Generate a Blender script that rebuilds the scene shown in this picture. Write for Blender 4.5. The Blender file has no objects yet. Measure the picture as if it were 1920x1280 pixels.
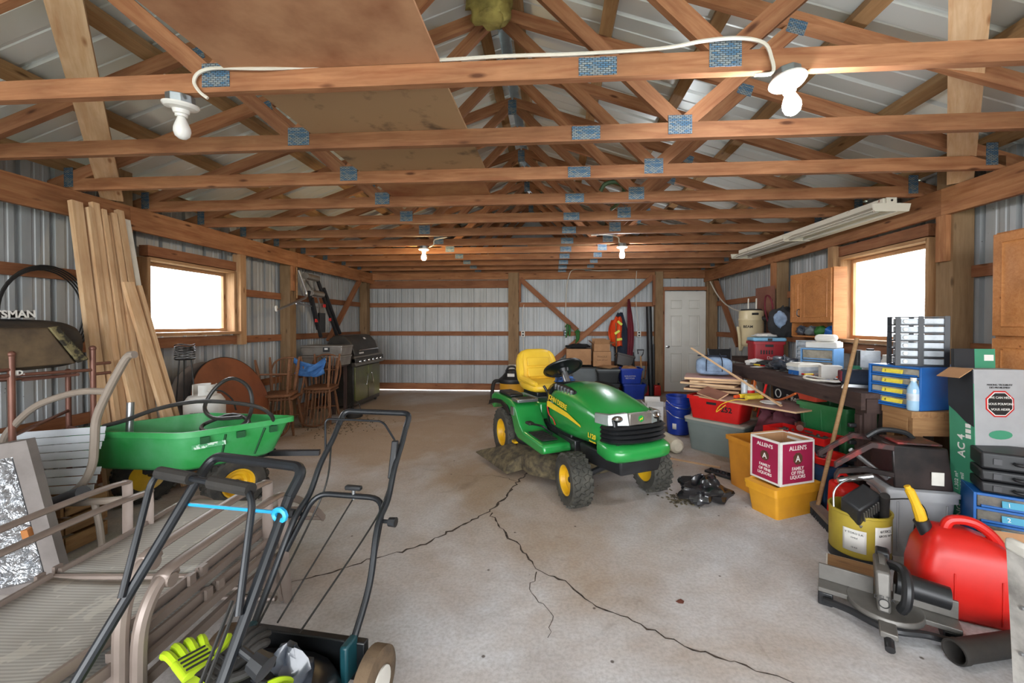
import bpy, bmesh, math, random
from mathutils import Vector as V, Matrix as Mx
R = math.radians
rnd = random.Random(7)
sc = bpy.context.scene
C = sc.collection

# ------------------------------------------------------------------ camera, sky, exposure
cam_d = bpy.data.cameras.new('camera'); cam = bpy.data.objects.new('camera', cam_d); C.objects.link(cam)
cam.location = (0, 0, 1.372); cam.rotation_euler = (math.pi/2 - .0124, 0, .0665)
cam_d.sensor_width = 36; cam_d.lens = 14.57; cam_d.shift_x = -.0126; cam_d.shift_y = -.0116; cam_d.clip_start = .05
sc.camera = cam
sc.cycles.max_bounces = 6; sc.cycles.diffuse_bounces = 4; sc.cycles.adaptive_threshold = .03; sc.cycles.transparent_max_bounces = 6
world = bpy.data.worlds.new('overcast_sky'); sc.world = world; world.use_nodes = True
bg = world.node_tree.nodes['Background']; bg.inputs[0].default_value = (.93, .96, 1.0, 1); bg.inputs[1].default_value = 4.6
sc.view_settings.view_transform = 'Standard'; sc.view_settings.look = 'None'
sc.view_settings.exposure = 1.4; sc.view_settings.gamma = 1.0; sc.view_settings.use_curve_mapping = False

def portal(loc, rot, sx, sy):           # guides sky sampling through an opening, gives off nothing itself
    l = bpy.data.lights.new('sky_portal', 'AREA'); l.shape = 'RECTANGLE'; l.size = sx; l.size_y = sy
    l.cycles.is_portal = True
    o = bpy.data.objects.new('sky_portal', l); C.objects.link(o); o.location = loc; o.rotation_euler = rot
XL, XR, YB, YF = -3.73, 3.01, 8.50, -3.2          # beam faces left and right, back wall, front wall
portal((-.4, YF, 1.3), (R(90), 0, 0), 6.6, 2.6)
portal((XL-.25, 4.1, 1.62), (0, R(-90), 0), .8, 1.1)
portal((XR+.25, 4.2, 1.64), (0, R(90), 0), .8, 1.0)

# ------------------------------------------------------------------ materials
def lin(c):
    if isinstance(c, str): c = tuple(int(c[i:i+2], 16)/255 for i in (0, 2, 4))
    return tuple(x/12.92 if x <= .04045 else ((x+.055)/1.055)**2.4 for x in c) + (1,)
class NT:
    def __init__(s, name):
        s.m = bpy.data.materials.new(name); s.m.use_nodes = True; s.t = s.m.node_tree; s.b = s.t.nodes['Principled BSDF']
    def n(s, ty, **k):
        x = s.t.nodes.new(ty)
        for a, v in k.items(): setattr(x, a, v)
        return x
    def l(s, a, b): s.t.links.new(a, b)
    def coords(s, scale=(1, 1, 1), out='Object'):
        tc = s.n('ShaderNodeTexCoord'); mp = s.n('ShaderNodeMapping'); mp.inputs['Scale'].default_value = scale
        s.l(tc.outputs[out], mp.inputs[0]); return mp.outputs[0]
    def noise(s, vec, scale, detail=4, rough=.55, dist=0):
        x = s.n('ShaderNodeTexNoise'); x.inputs['Scale'].default_value = scale; x.inputs['Detail'].default_value = detail
        x.inputs['Roughness'].default_value = rough; x.inputs['Distortion'].default_value = dist
        s.l(vec, x.inputs['Vector']); return x.outputs[0]
    def ramp(s, f, stops):
        r = s.n('ShaderNodeValToRGB'); e = r.color_ramp.elements
        while len(e) < len(stops): e.new(.5)
        for el, (p, c) in zip(e, stops): el.position = p; el.color = c if not isinstance(c, (int, float)) else (c, c, c, 1)
        s.l(f, r.inputs[0]); return r.outputs[0]
    def mix(s, f, a, b, mode='MIX'):
        x = s.n('ShaderNodeMix', data_type='RGBA', blend_type=mode)
        if isinstance(f, (int, float)): x.inputs[0].default_value = f
        else: s.l(f, x.inputs[0])
        for i, v in ((6, a), (7, b)):
            if isinstance(v, tuple): x.inputs[i].default_value = v
            else: s.l(v, x.inputs[i])
        return x.outputs[2]
    def bump(s, f, st, d=.01):
        b = s.n('ShaderNodeBump'); b.inputs['Strength'].default_value = st; b.inputs['Distance'].default_value = d
        s.l(f, b.inputs['Height']); s.l(b.outputs[0], s.b.inputs['Normal'])
    def rand_value(s, col, lo, hi):
        oi = s.n('ShaderNodeObjectInfo'); mr = s.n('ShaderNodeMapRange'); mr.inputs[3].default_value = lo; mr.inputs[4].default_value = hi
        s.l(oi.outputs['Random'], mr.inputs[0]); h = s.n('ShaderNodeHueSaturation'); s.l(mr.outputs[0], h.inputs['Value']); s.l(col, h.inputs['Color'])
        return h.outputs[0]
def mat(name, c, rough=.5, metal=0, c2=None, sc_=6, amt=.5, bump=0, coat=0, spec=.5, lo=.4, hi=.7, bsc=None):
    t = NT(name); t.b.inputs['Roughness'].default_value = rough; t.b.inputs['Metallic'].default_value = metal
    t.b.inputs['Coat Weight'].default_value = coat; t.b.inputs['Specular IOR Level'].default_value = spec
    c = lin(c); vec = t.coords()
    nz = t.noise(vec, sc_, 5, .6)
    c2 = lin(c2) if c2 else tuple(x*.72 for x in c[:3]) + (1,)
    f = t.ramp(nz, [(lo, 0.0), (hi, amt)])
    t.l(t.mix(f, c, c2), t.b.inputs['Base Color'])
    if bump: t.bump(t.noise(vec, bsc or sc_*6, 4), bump, .004)
    return t.m
def wood(name, c1, c2, knot='5a2c14', gl=1.0, lo=.82, hi=1.15, rough=.7):
    t = NT(name); t.b.inputs['Roughness'].default_value = rough; t.b.inputs['Specular IOR Level'].default_value = .3
    oi = t.n('ShaderNodeObjectInfo'); tc = t.n('ShaderNodeTexCoord')
    ad = t.n('ShaderNodeVectorMath', operation='MULTIPLY_ADD'); ad.inputs[1].default_value = (1, 1, 1)
    sc3 = t.n('ShaderNodeVectorMath', operation='SCALE'); sc3.inputs[0].default_value = (13, 7, 5); t.l(oi.outputs['Random'], sc3.inputs['Scale'])
    t.l(tc.outputs['Object'], ad.inputs[0]); t.l(sc3.outputs[0], ad.inputs[2])
    mp = t.n('ShaderNodeMapping'); mp.inputs['Scale'].default_value = (1.3*gl, 16*gl, 16*gl); t.l(ad.outputs[0], mp.inputs[0])
    g = t.noise(mp.outputs[0], 2.2, 6, .62, .7)
    base = t.mix(t.ramp(g, [(.3, 0.0), (.72, 1.0)]), lin(c1), lin(c2))
    mp2 = t.n('ShaderNodeMapping'); mp2.inputs['Scale'].default_value = (2.6*gl, 9*gl, 9*gl); t.l(ad.outputs[0], mp2.inputs[0])
    vo = t.n('ShaderNodeTexVoronoi'); vo.inputs['Scale'].default_value = 1.0; t.l(mp2.outputs[0], vo.inputs['Vector'])
    kn = t.ramp(vo.outputs['Distance'], [(.05, .9), (.13, 0.0)])
    col = t.mix(kn, base, lin(knot))
    blot = t.ramp(t.noise(t.coords((1.5, 4, 4)), 1.6, 4), [(.42, 0.0), (.75, .45)])
    col = t.mix(blot, col, lin(knot))
    t.l(t.rand_value(col, lo, hi), t.b.inputs['Base Color']); t.bump(g, .15, .003)
    return t.m
def emis(name, c, s):
    t = NT(name); t.b.inputs['Base Color'].default_value = lin(c); t.b.inputs['Emission Color'].default_value = lin(c); t.b.inputs['Emission Strength'].default_value = s
    return t.m
def glassy(name, tint=(1, 1, 1, 1), refl=.08, rough=.02):
    t = NT(name); tr = t.n('ShaderNodeBsdfTransparent'); tr.inputs[0].default_value = tint
    gl = t.n('ShaderNodeBsdfGlossy'); gl.inputs['Roughness'].default_value = rough
    mx = t.n('ShaderNodeMixShader'); mx.inputs[0].default_value = refl
    t.l(tr.outputs[0], mx.inputs[1]); t.l(gl.outputs[0], mx.inputs[2]); t.l(mx.outputs[0], t.t.nodes['Material Output'].inputs[0])
    return t.m
W = {}
W['truss'] = wood('truss_wood', '8d5a3c', 'b07f5a', '4d2a18')
W['beam'] = wood('beam_wood', '915c3b', 'b58258', '4a2611')
W['girt'] = wood('girt_wood', '885438', 'a06f4d', '4f2b18')
W['post'] = wood('post_wood', '86694a', '9c8060', '54402a', lo=.9, hi=1.05)
W['pale'] = wood('pale_lumber', 'cfa57a', 'e6c8a2', '94623a', lo=.85, hi=1.12)
W['purlin'] = wood('purlin_wood', '94704a', 'b08c62', '5d3c1d')
W['dark'] = wood('dark_bench_wood', '3a2c2a', '54423c', '1d1514', lo=.9, hi=1.1)
W['oldw'] = wood('old_bench_wood', '86603f', 'a88258', '47301d')
W['chair'] = wood('chair_wood', '6b4630', '8d6344', '3c2517', gl=2)
W['oak'] = wood('honey_oak', 'b06f3c', 'c98c56', '7f4a22', gl=1.6, lo=.97, hi=1.03, rough=.45)
W['handle'] = wood('handle_wood', '9a7450', 'b89468', '6b4c30', gl=2)
W['frame'] = wood('window_frame_wood', '9c7450', 'c09a72', '6b4325')
W['ply'] = mat('plywood_face', 'b8875c', .8, 0, '8a4a2c', 2.2, .9, .2, lo=.35, hi=.65)
W['hardb'] = mat('brown_board', '8a5b4a', .5, 0, '5b3427', 3, .8)
W['oldtable'] = mat('round_tabletop', '8a4f30', .45, 0, '5d3320', 2.5, .8)
t = NT('galvanised_panel'); t.b.inputs['Roughness'].default_value = .5; t.b.inputs['Metallic'].default_value = .15
vv = t.coords((3, 3, .6)); nz = t.noise(vv, 2.0, 5, .6)
cc = t.mix(t.ramp(nz, [(.35, 0.0), (.75, 1.0)]), lin('b6babc'), lin('9ea1a1'))
sp = t.n('ShaderNodeTexVoronoi'); sp.inputs['Scale'].default_value = 9; t.l(t.coords(), sp.inputs['Vector'])
cc = t.mix(t.ramp(sp.outputs['Distance'], [(.035, .8), (.06, 0.0)]), cc, lin('59534c'))
t.l(t.rand_value(cc, .93, 1.05), t.b.inputs['Base Color']); W['sheet'] = t.m
t = NT('roof_panel'); t.b.inputs['Roughness'].default_value = .4; t.b.inputs['Metallic'].default_value = .3
vv = t.coords((1, 1, .4)); cc = t.mix(t.ramp(t.noise(vv, 1.2, 3), [(.35, 0.0), (.7, 1.0)]), lin('e2e6e2'), lin('ccd2cc'))
t.l(t.rand_value(cc, .9, 1.05), t.b.inputs['Base Color']); W['roof'] = t.m
# concrete floor: grey slab, brown dust, fine grit
t = NT('concrete_slab'); t.b.inputs['Roughness'].default_value = .75; v0 = t.coords()
n1 = t.noise(v0, .55, 6, .6, .4); n2 = t.noise(v0, 3.5, 8, .65, .8); n3 = t.noise(v0, 60, 3, .6)
cc = t.mix(t.ramp(n2, [(.3, 0.0), (.7, 1.0)]), lin('bdbcbd'), lin('dadbde'))
sx_ = t.n('ShaderNodeSeparateXYZ'); t.l(v0, sx_.inputs[0]); mr_ = t.n('ShaderNodeMapRange'); mr_.inputs[1].default_value = -1.0; mr_.inputs[2].default_value = 4.5; mr_.inputs[3].default_value = -.12; mr_.inputs[4].default_value = .16; t.l(sx_.outputs[1], mr_.inputs[0])
ad_ = t.n('ShaderNodeMath', operation='ADD'); t.l(n1, ad_.inputs[0]); t.l(mr_.outputs[0], ad_.inputs[1])
cc = t.mix(t.ramp(ad_.outputs[0], [(.44, 0.0), (.68, .85)]), cc, lin('a58a6c'))
n4 = t.noise(t.coords((1, 1.6, 1)), 1.7, 7, .7, 1.5)
cc = t.mix(t.ramp(n4, [(.60, 0.0), (.74, .5)]), cc, lin('6b5c50'))
vo = t.n('ShaderNodeTexVoronoi'); vo.inputs['Scale'].default_value = 5.5; t.l(v0, vo.inputs['Vector'])
cc = t.mix(t.ramp(vo.outputs['Distance'], [(.03, .9), (.055, 0.0)]), cc, lin('4c4038'))
cc = t.mix(t.ramp(n3, [(.35, .25), (.6, 0.0)]), cc, lin('6f6861'))
t.l(cc, t.b.inputs['Base Color']); t.bump(n2, .25, .01); W['floor'] = t.m
W['crack'] = mat('crack_dark', '2f2620', .95, 0, '5d5148', 40, 1)
# nail plate: punched galvanised steel with blue print
t = NT('nail_plate'); t.b.inputs['Metallic'].default_value = .5; t.b.inputs['Roughness'].default_value = .45
bk = t.n('ShaderNodeTexBrick'); bk.inputs['Scale'].default_value = 30; bk.inputs['Mortar Size'].default_value = .035
bk.inputs['Color1'].default_value = lin('4f7fa6'); bk.inputs['Color2'].default_value = lin('a3a9a8'); bk.inputs['Mortar'].default_value = lin('3b3f42')
t.l(t.coords((.75, 1.0, 1)), bk.inputs['Vector']); t.l(bk.outputs[0], t.b.inputs['Base Color']); W['plate'] = t.m
P = lambda n, c, r=.45, **k: W.setdefault(n, mat(n, c, r, **k))
P('white_porcelain', 'e8e6e0', .3); P('white_cable', 'dcd6c8', .5); P('galv', '9aa0a2', .4, metal=.8, c2='6e7375')
P('white_paint', 'dcd9d0', .45, c2='a8a296', amt=.35); P('black_plastic', '1d1e20', .45, c2='34363a'); P('black_rubber', '1c1b1a', .75, c2='3b352e', bump=.3)
P('steel', 'b4b6b8', .3, metal=.9); P('dark_steel', '4a4a4c', .4, metal=.7); P('chrome', 'd6d8da', .18, metal=1)
P('cardboard', 'b58a62', .8, c2='94694a'); P('black_cloth', '1f2022', .9, c2='3a3a3c')
W['bulb_on_white'] = emis('bulb_on_white', 'f4f8ff', 230); W['bulb_on_warm'] = emis('bulb_on_warm', 'ffdba0', 160)
P('bulb_glass', 'e6e4e0', .25); W['pane'] = glassy('window_pane')

# ------------------------------------------------------------------ mesh helpers
def catmull(p, n=6, closed=False):
    p = [V(q) for q in p]; out = []; N = len(p)
    for i in range(N if closed else N-1):
        a = p[(i-1) % N] if (closed or i > 0) else p[0]*2-p[1]; b = p[i]; c = p[(i+1) % N]
        d = p[(i+2) % N] if (closed or i+2 < N) else p[-1]*2-p[-2]
        for k in range(n):
            u = k/n; out.append(.5*((2*b)+(c-a)*u+(2*a-5*b+4*c-d)*u*u+(3*b-a-3*c+d)*u**3))
    if not closed: out.append(p[-1])
    return out
def fillet(p, r, n=5):
    p = [V(q) for q in p]; out = [p[0]]
    for a, b, c in zip(p, p[1:], p[2:]):
        u = (a-b); w = (c-b); d = min(r, u.length*.45, w.length*.45); s = b+u.normalized()*d; e = b+w.normalized()*d
        for k in range(n+1):
            q = k/n; out.append(s*(1-q)**2+b*2*q*(1-q)+e*q*q)
    out.append(p[-1]); return out
class MB:
    def __init__(s): s.v = []; s.f = []
    def add(s, vs, fs, m=None):
        o = len(s.v); s.v += [(m @ V(v) if m else V(v)) for v in vs]; s.f += [tuple(i+o for i in f) for f in fs]; return s
    def box(s, c, d, m=None):
        x, y, z = c; a, b, e = d[0]/2, d[1]/2, d[2]/2
        vs = [(x+i*a, y+j*b, z+k*e) for k in (-1, 1) for j in (-1, 1) for i in (-1, 1)]
        return s.add(vs, [(0, 2, 3, 1), (4, 5, 7, 6), (0, 1, 5, 4), (2, 6, 7, 3), (0, 4, 6, 2), (1, 3, 7, 5)], m)
    def hexa(s, bot, top, m=None):      # four bottom and four top corners, both in order around
        return s.add(list(bot)+list(top), [(3, 2, 1, 0), (4, 5, 6, 7)]+[(i, (i+1) % 4, 4+(i+1) % 4, 4+i) for i in range(4)], m)
    def loft(s, rings, closed=True, caps=True, m=None):
        n = len(rings[0]); vs = [v for r in rings for v in r]; fs = []
        for i in range(len(rings)-1):
            for j in range(n if closed else n-1):
                k = (j+1) % n; fs.append((i*n+j, i*n+k, (i+1)*n+k, (i+1)*n+j))
        if caps and closed: fs += [tuple(range(n))[::-1], tuple((len(rings)-1)*n+j for j in range(n))]
        return s.add(vs, fs, m)
    def cyl(s, a, b, r, r2=None, n=12, m=None):
        return s.tube([a, b], [r, r if r2 is None else r2], n, m=m)
    def tube(s, p, r, n=8, closed=False, m=None, flat=None):
        p = [V(q) for q in p]; N = len(p); rs = r if isinstance(r, (list, tuple)) else [r]*N
        T = [((p[(i+1) % N]-p[i-1]) if closed else (p[min(i+1, N-1)]-p[max(i-1, 0)])).normalized() for i in range(N)]
        up = V((0, 0, 1)) if abs(T[0].z) < .9 else V((1, 0, 0)); u = T[0].cross(up).normalized(); rings = []
        for i in range(N):
            u = (u-T[i]*u.dot(T[i])).normalized(); w = u.cross(T[i])
            fx, fy = flat or (1, 1)
            rings.append([p[i]+(u*math.cos(2*math.pi*k/n)*fx+w*math.sin(2*math.pi*k/n)*fy)*rs[i] for k in range(n)])
        if closed: rings.append(rings[0]); return s.loft(rings, caps=False, m=m)
        return s.loft(rings, m=m)
    def lathe(s, prof, n=20, c=(0, 0, 0), m=None):
        ring = prof[0][0] > 1e-6 and prof[-1][0] > 1e-6 and len(prof) > 3
        if ring: prof = list(prof)+[prof[0]]
        return s.loft([[(c[0]+r*math.cos(2*math.pi*k/n), c[1]+r*math.sin(2*math.pi*k/n), c[2]+z) for k in range(n)] for r, z in prof], caps=not ring, m=m)
    def prism(s, poly, z0, z1, m=None):     # polygon in local xy, extruded along local z
        return s.loft([[(x, y, z) for x, y in poly] for z in (z0, z1)], m=m)
    def ball(s, c, r, n=12, k=8, m=None):
        rr = r if isinstance(r, (tuple, list)) else (r, r, r)
        return s.loft([[(c[0]+rr[0]*math.sin(math.pi*i/k)*math.cos(2*math.pi*j/n), c[1]+rr[1]*math.sin(math.pi*i/k)*math.sin(2*math.pi*j/n), c[2]-rr[2]*math.cos(math.pi*i/k)) for j in range(n)] for i in range(k+1)], caps=False, m=m)
    def grid(s, fn, nu, nv, m=None):
        return s.add([fn(i/nu, j/nv) for j in range(nv+1) for i in range(nu+1)], [(j*(nu+1)+i, j*(nu+1)+i+1, (j+1)*(nu+1)+i+1, (j+1)*(nu+1)+i) for j in range(nv) for i in range(nu)], m)
    def mesh(s, name, mt, ang=35):
        me = bpy.data.meshes.new(name); me.from_pydata([tuple(v) for v in s.v], [], s.f)
        bm = bmesh.new(); bm.from_mesh(me); bmesh.ops.remove_doubles(bm, verts=bm.verts, dist=1e-5); bmesh.ops.recalc_face_normals(bm, faces=bm.faces); bm.to_mesh(me); bm.free()
        if isinstance(mt, str): mt = W[mt]
        me.materials.append(mt); me.polygons.foreach_set('use_smooth', [True]*len(me.polygons)); me.set_sharp_from_angle(angle=R(ang)); return me
    def build(s, name, mt, parent=None, bev=0, ang=35, mw=None, solid=0, sub=0, label=None, kind=None, seg=2):
        o = bpy.data.objects.new(name, s.mesh(name, mt, ang)); C.objects.link(o)
        if parent: o.parent = parent
        if mw is not None: o.matrix_local = mw
        if solid: md = o.modifiers.new('thickness', 'SOLIDIFY'); md.thickness = solid; md.offset = 0
        if bev: md = o.modifiers.new('bevel', 'BEVEL'); md.width = bev; md.segments = seg; md.limit_method = 'ANGLE'
        if sub: md = o.modifiers.new('smooth', 'SUBSURF'); md.levels = sub; md.render_levels = sub
        if label: o['label'] = label
        if kind: o['kind'] = kind
        return o
def tag(o, label, cat, group=None, kind=None):
    o['label'] = label; o['category'] = cat
    if group: o['group'] = group
    if kind: o['kind'] = kind
    return o
def thing(name, label, cat, loc=(0, 0, 0), rz=0, group=None, rot=None):
    o = bpy.data.objects.new(name, None); C.objects.link(o); o.location = loc; o.rotation_euler = rot or (0, 0, R(rz)); o.empty_display_size = .1
    return tag(o, label, cat, group)
def setting(name):
    o = bpy.data.objects.new(name, None); C.objects.link(o); o['kind'] = 'structure'; return o
def dup(o, parent=None):
    c = o.copy(); C.objects.link(c); c.parent = parent
    for ch in list(o.children): dup(ch, c)
    return c
def frame(p0, p1, up=(0, 0, 1)):        # x along p0>p1, z near up
    p0, p1 = V(p0), V(p1); x = (p1-p0).normalized(); up = V(up); y = up.cross(x)
    if y.length < 1e-4: y = V((0, 1, 0)).cross(x) if abs(x.y) < .9 else V((1, 0, 0)).cross(x)
    y.normalize(); z = x.cross(y); m = Mx((x, y, z)).transposed().to_4x4(); m.translation = (p0+p1)/2; return m, (p1-p0).length
_bm = {}
def board(name, p0, p1, w, h, mt, parent=None, up=(0, 0, 1), bev=0):   # w across, h along up; grain along the length
    m, L = frame(p0, p1, up); key = (round(L, 3), w, h, mt)
    if key not in _bm: _bm[key] = MB().box((0, 0, 0), (L, w, h)).mesh(name, mt)
    o = bpy.data.objects.new(name, _bm[key]); C.objects.link(o); o.parent = parent; o.matrix_local = m
    if bev: md = o.modifiers.new('bevel', 'BEVEL'); md.width = bev; md.segments = 2
    return o
def text(s, size, mt, parent, mw, align='CENTER', name='lettering', ext=.0006, sx=1, bold=0):
    cu = bpy.data.curves.new('t', 'FONT'); cu.body = s; cu.size = size; cu.align_x = align; cu.align_y = 'CENTER'; cu.extrude = ext; cu.offset = bold; cu.resolution_u = 3
    to = bpy.data.objects.new('t', cu); C.objects.link(to); dg = bpy.context.evaluated_depsgraph_get()
    me = bpy.data.meshes.new_from_object(to.evaluated_get(dg)); bpy.data.objects.remove(to); bpy.data.curves.remove(cu)
    me.materials.clear(); me.materials.append(W[mt] if isinstance(mt, str) else mt); me.name = name
    o = bpy.data.objects.new(name, me); C.objects.link(o); o.parent = parent; o.matrix_local = mw @ Mx.Diagonal((sx, 1, 1, 1)); return o
def at(x, y, z, rx=0, ry=0, rz=0): return Mx.Translation((x, y, z)) @ Mx.Rotation(R(rz), 4, 'Z') @ Mx.Rotation(R(ry), 4, 'Y') @ Mx.Rotation(R(rx), 4, 'X')
# face(...) puts text flat on a vertical face: fx = direction in which the writing runs
def face(p, fx, up=(0, 0, 1)):
    x = V(fx).normalized(); y = (V(up)-x*V(up).dot(x)).normalized(); z = x.cross(y); m = Mx((x, y, z)).transposed().to_4x4(); m.translation = V(p); return m

# ------------------------------------------------------------------ floor, ground
o = MB().box((-.36, (YB+YF)/2, -.06), (7.7, YB-YF+.5, .12)).build('floor', 'floor'); o['kind'] = 'structure'
P('outside_ground', '8f8f80', .9, c2='6f7a55', sc_=1)
o = MB().box((0, 2, -.25), (70, 70, .1)).build('ground', 'outside_ground'); o['kind'] = 'structure'
fl = bpy.data.objects['floor']
def crack(pts, w0, w1, seed):
    r = random.Random(seed); P0 = []
    for a, b in zip(pts, pts[1:]):
        n = max(3, int((V(b)-V(a)).length/.035))
        for k in range(n): q = k/n; P0.append(V(a).lerp(V(b), q)+V((r.uniform(-1, 1), r.uniform(-1, 1)))*.014)
    P0.append(V(pts[-1])); L = []; Rr = []
    for i, p in enumerate(P0):
        tn = (P0[min(i+1, len(P0)-1)]-P0[max(i-1, 0)]).normalized(); nn = V((-tn.y, tn.x)); w = (w0+(w1-w0)*i/len(P0))*r.uniform(.35, 1.4)
        L.append((p.x+nn.x*w, p.y+nn.y*w, .0012)); Rr.append((p.x-nn.x*w*r.uniform(.3, 1), p.y-nn.y*w, .0012))
    MB().loft([L, Rr], closed=False).build('crack', 'crack', fl)
crack([(-.2, 3.9), (-.3, 3.6), (-.36, 3.3), (-.47, 2.99), (-.6, 2.8), (-.82, 2.5), (-1.07, 2.33), (-1.22, 2.2), (-1.47, 2.04), (-1.75, 1.9)], .012, .004, 1)
crack([(-.45, 2.97), (-.32, 2.7), (-.2, 2.55), (-.1, 2.3), (.07, 2.2), (.16, 2.06), (.4, 1.91), (.55, 1.8), (.78, 1.7), (1.0, 1.6)], .007, .004, 2)
crack([(-.08, 2.28), (-.12, 2.1), (0, 1.95), (-.02, 1.8)], .003, .001, 3)
crack([(-.3, 3.6), (-.5, 3.72), (-.8, 3.7)], .003, .001, 4)

# ------------------------------------------------------------------ walls
GZ = [(.585, .09), (1.185, .09), (1.775, .09)]
PH = 2.64
def roof_mesh(w, h):                  # roof sheet: wide flats between paired ribs
    pr = []; s = w/3
    for i in range(3):
        x = i*s; pr += [(x, 0), (x+.010, .02), (x+.035, .02), (x+.045, 0), (x+s*.5, 0), (x+s*.5+.006, .006), (x+s*.5+.02, .006), (x+s*.5+.026, 0)]
    pr.append((w, 0)); return MB().loft([[(x-w/2, y, 0) for x, y in pr], [(x-w/2, y, h) for x, y in pr]], closed=False)
def panel_mesh(w, h, rib=.036):       # ribbed sheet in local xz, inside face towards -y
    pr = []; n = 4; s = w/n
    for i in range(n):
        x = i*s
        pr += [(x, 0), (x+.003, rib), (x+.040, rib), (x+.043, 0), (x+.054+(s-.054)*.30, 0), (x+.054+(s-.054)*.34, .005), (x+.054+(s-.054)*.42, .005), (x+.054+(s-.054)*.46, 0), (x+.054+(s-.054)*.64, 0), (x+.054+(s-.054)*.68, .005), (x+.054+(s-.054)*.76, .005), (x+.054+(s-.054)*.8, 0)]
    pr.append((w, 0))
    return MB().loft([[(x-w/2, y, 0) for x, y in pr], [(x-w/2, y, h) for x, y in pr]], closed=False)
_pm = {}
def panel(parent, m, w, h, mt='sheet'):
    k = (round(w, 3), round(h, 3), mt)
    if k not in _pm: _pm[k] = (roof_mesh if mt == 'roof' else panel_mesh)(w, h).mesh('metal_panel', mt, 20)
    o = bpy.data.objects.new('metal_panel', _pm[k]); C.objects.link(o); o.parent = parent; o.matrix_local = m; return o
XLM, XRM = XL-.225, XR+.225            # metal skin
wl = setting('wall_left'); wr = setting('wall_right'); wb = setting('wall_back'); wf = setting('wall_front')
PW = .914
def skin(parent, x, out, y0, y1, holes):
    n = int(round((y1-y0)/PW)); s = (y1-y0)/n
    for i in range(n):
        a, b = y0+i*s, y0+(i+1)*s
        cuts = [(z0, z1) for (h0, h1, z0, z1) in holes if h0 < (a+b)/2 < h1]
        rot = Mx.Rotation(R(90), 4, 'Z') if out < 0 else Mx.Rotation(R(-90), 4, 'Z')
        if cuts:
            z0, z1 = cuts[0]
            panel(parent, Mx.Translation((x, (a+b)/2, -.02)) @ rot, s, z0+.02); panel(parent, Mx.Translation((x, (a+b)/2, z1)) @ rot, s, PH-z1)
        else: panel(parent, Mx.Translation((x, (a+b)/2, -.02)) @ rot, s, PH+.02)
WLY, WRY = (3.66, 4.72), (3.62, 4.66)       # window openings along y
WLZ, WRZ = (1.29, 1.98), (1.22, 2.06)
skin(wl, XLM, -1, YF, WLY[0], []); skin(wl, XLM, -1, WLY[0], WLY[1], [(WLY[0], WLY[1])+WLZ]); skin(wl, XLM, -1, WLY[1], YB+.06, [])
skin(wr, XRM, 1, YF, WRY[0], []); skin(wr, XRM, 1, WRY[0], WRY[1], [(WRY[0], WRY[1])+WRZ]); skin(wr, XRM, 1, WRY[1], YB+.06, [])
PYL = [-1.45, .99, 3.43, 5.80, 8.27]; PYR = [-1.43, 1.01, 3.45, 5.93, 8.36]
for side, par, xb, sgn, ys, win in ((0, wl, XL, -1, PYL, WLY), (1, wr, XR, 1, PYR, WRY)):
    for y in ys:
        board('post', (xb+sgn*.115, y, 0), (xb+sgn*.115, y, 2.75), .14, .15, 'post', par, up=(1, 0, 0))
        if y < 8: board('nailer', (xb+sgn*.02, y-.01, 1.86 if y > 3 else 1.9), (xb+sgn*.02, y-.01, 2.215), .085, .038, 'beam', par, up=(1, 0, 0))
    for a, b in zip([YF, 1.0, 3.44, 5.86], [1.0, 3.44, 5.86, YB]):
        board('wall_beam', (xb+sgn*.019, a+.001, 2.318), (xb+sgn*.019, b-.001, 2.318), .038, .205, 'beam', par)
    for a, b in zip(ys, ys[1:]):
        for z, h in GZ+[(.07, .14)]:
            if (a < win[0] < b) and .6 < z:
                # girts stop at the window studs
                if side == 0: board('girt', (xb+sgn*.19, win[1]+.12, z), (xb+sgn*.19, b-.07, z), .038, h, 'girt', par)
                else: board('girt', (xb+sgn*.19, win[1]+.15, z), (xb+sgn*.19, b-.07, z), .038, h, 'girt', par)
            else: board('girt', (xb+sgn*.19, a+.07, z), (xb+sgn*.19, b-.07, z), .038, h, 'girt', par)
board('brace', (XL-.02, 7.85, 2.23), (XL-.06, 6.80, 1.10), .038, .09, 'girt', wl, up=(1, 0, 0))
board('brace', (XR+.12, 8.2, 2.2), (XR+.12, 7.2, 1.0), .038, .09, 'girt', wr, up=(1, 0, 0))
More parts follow.
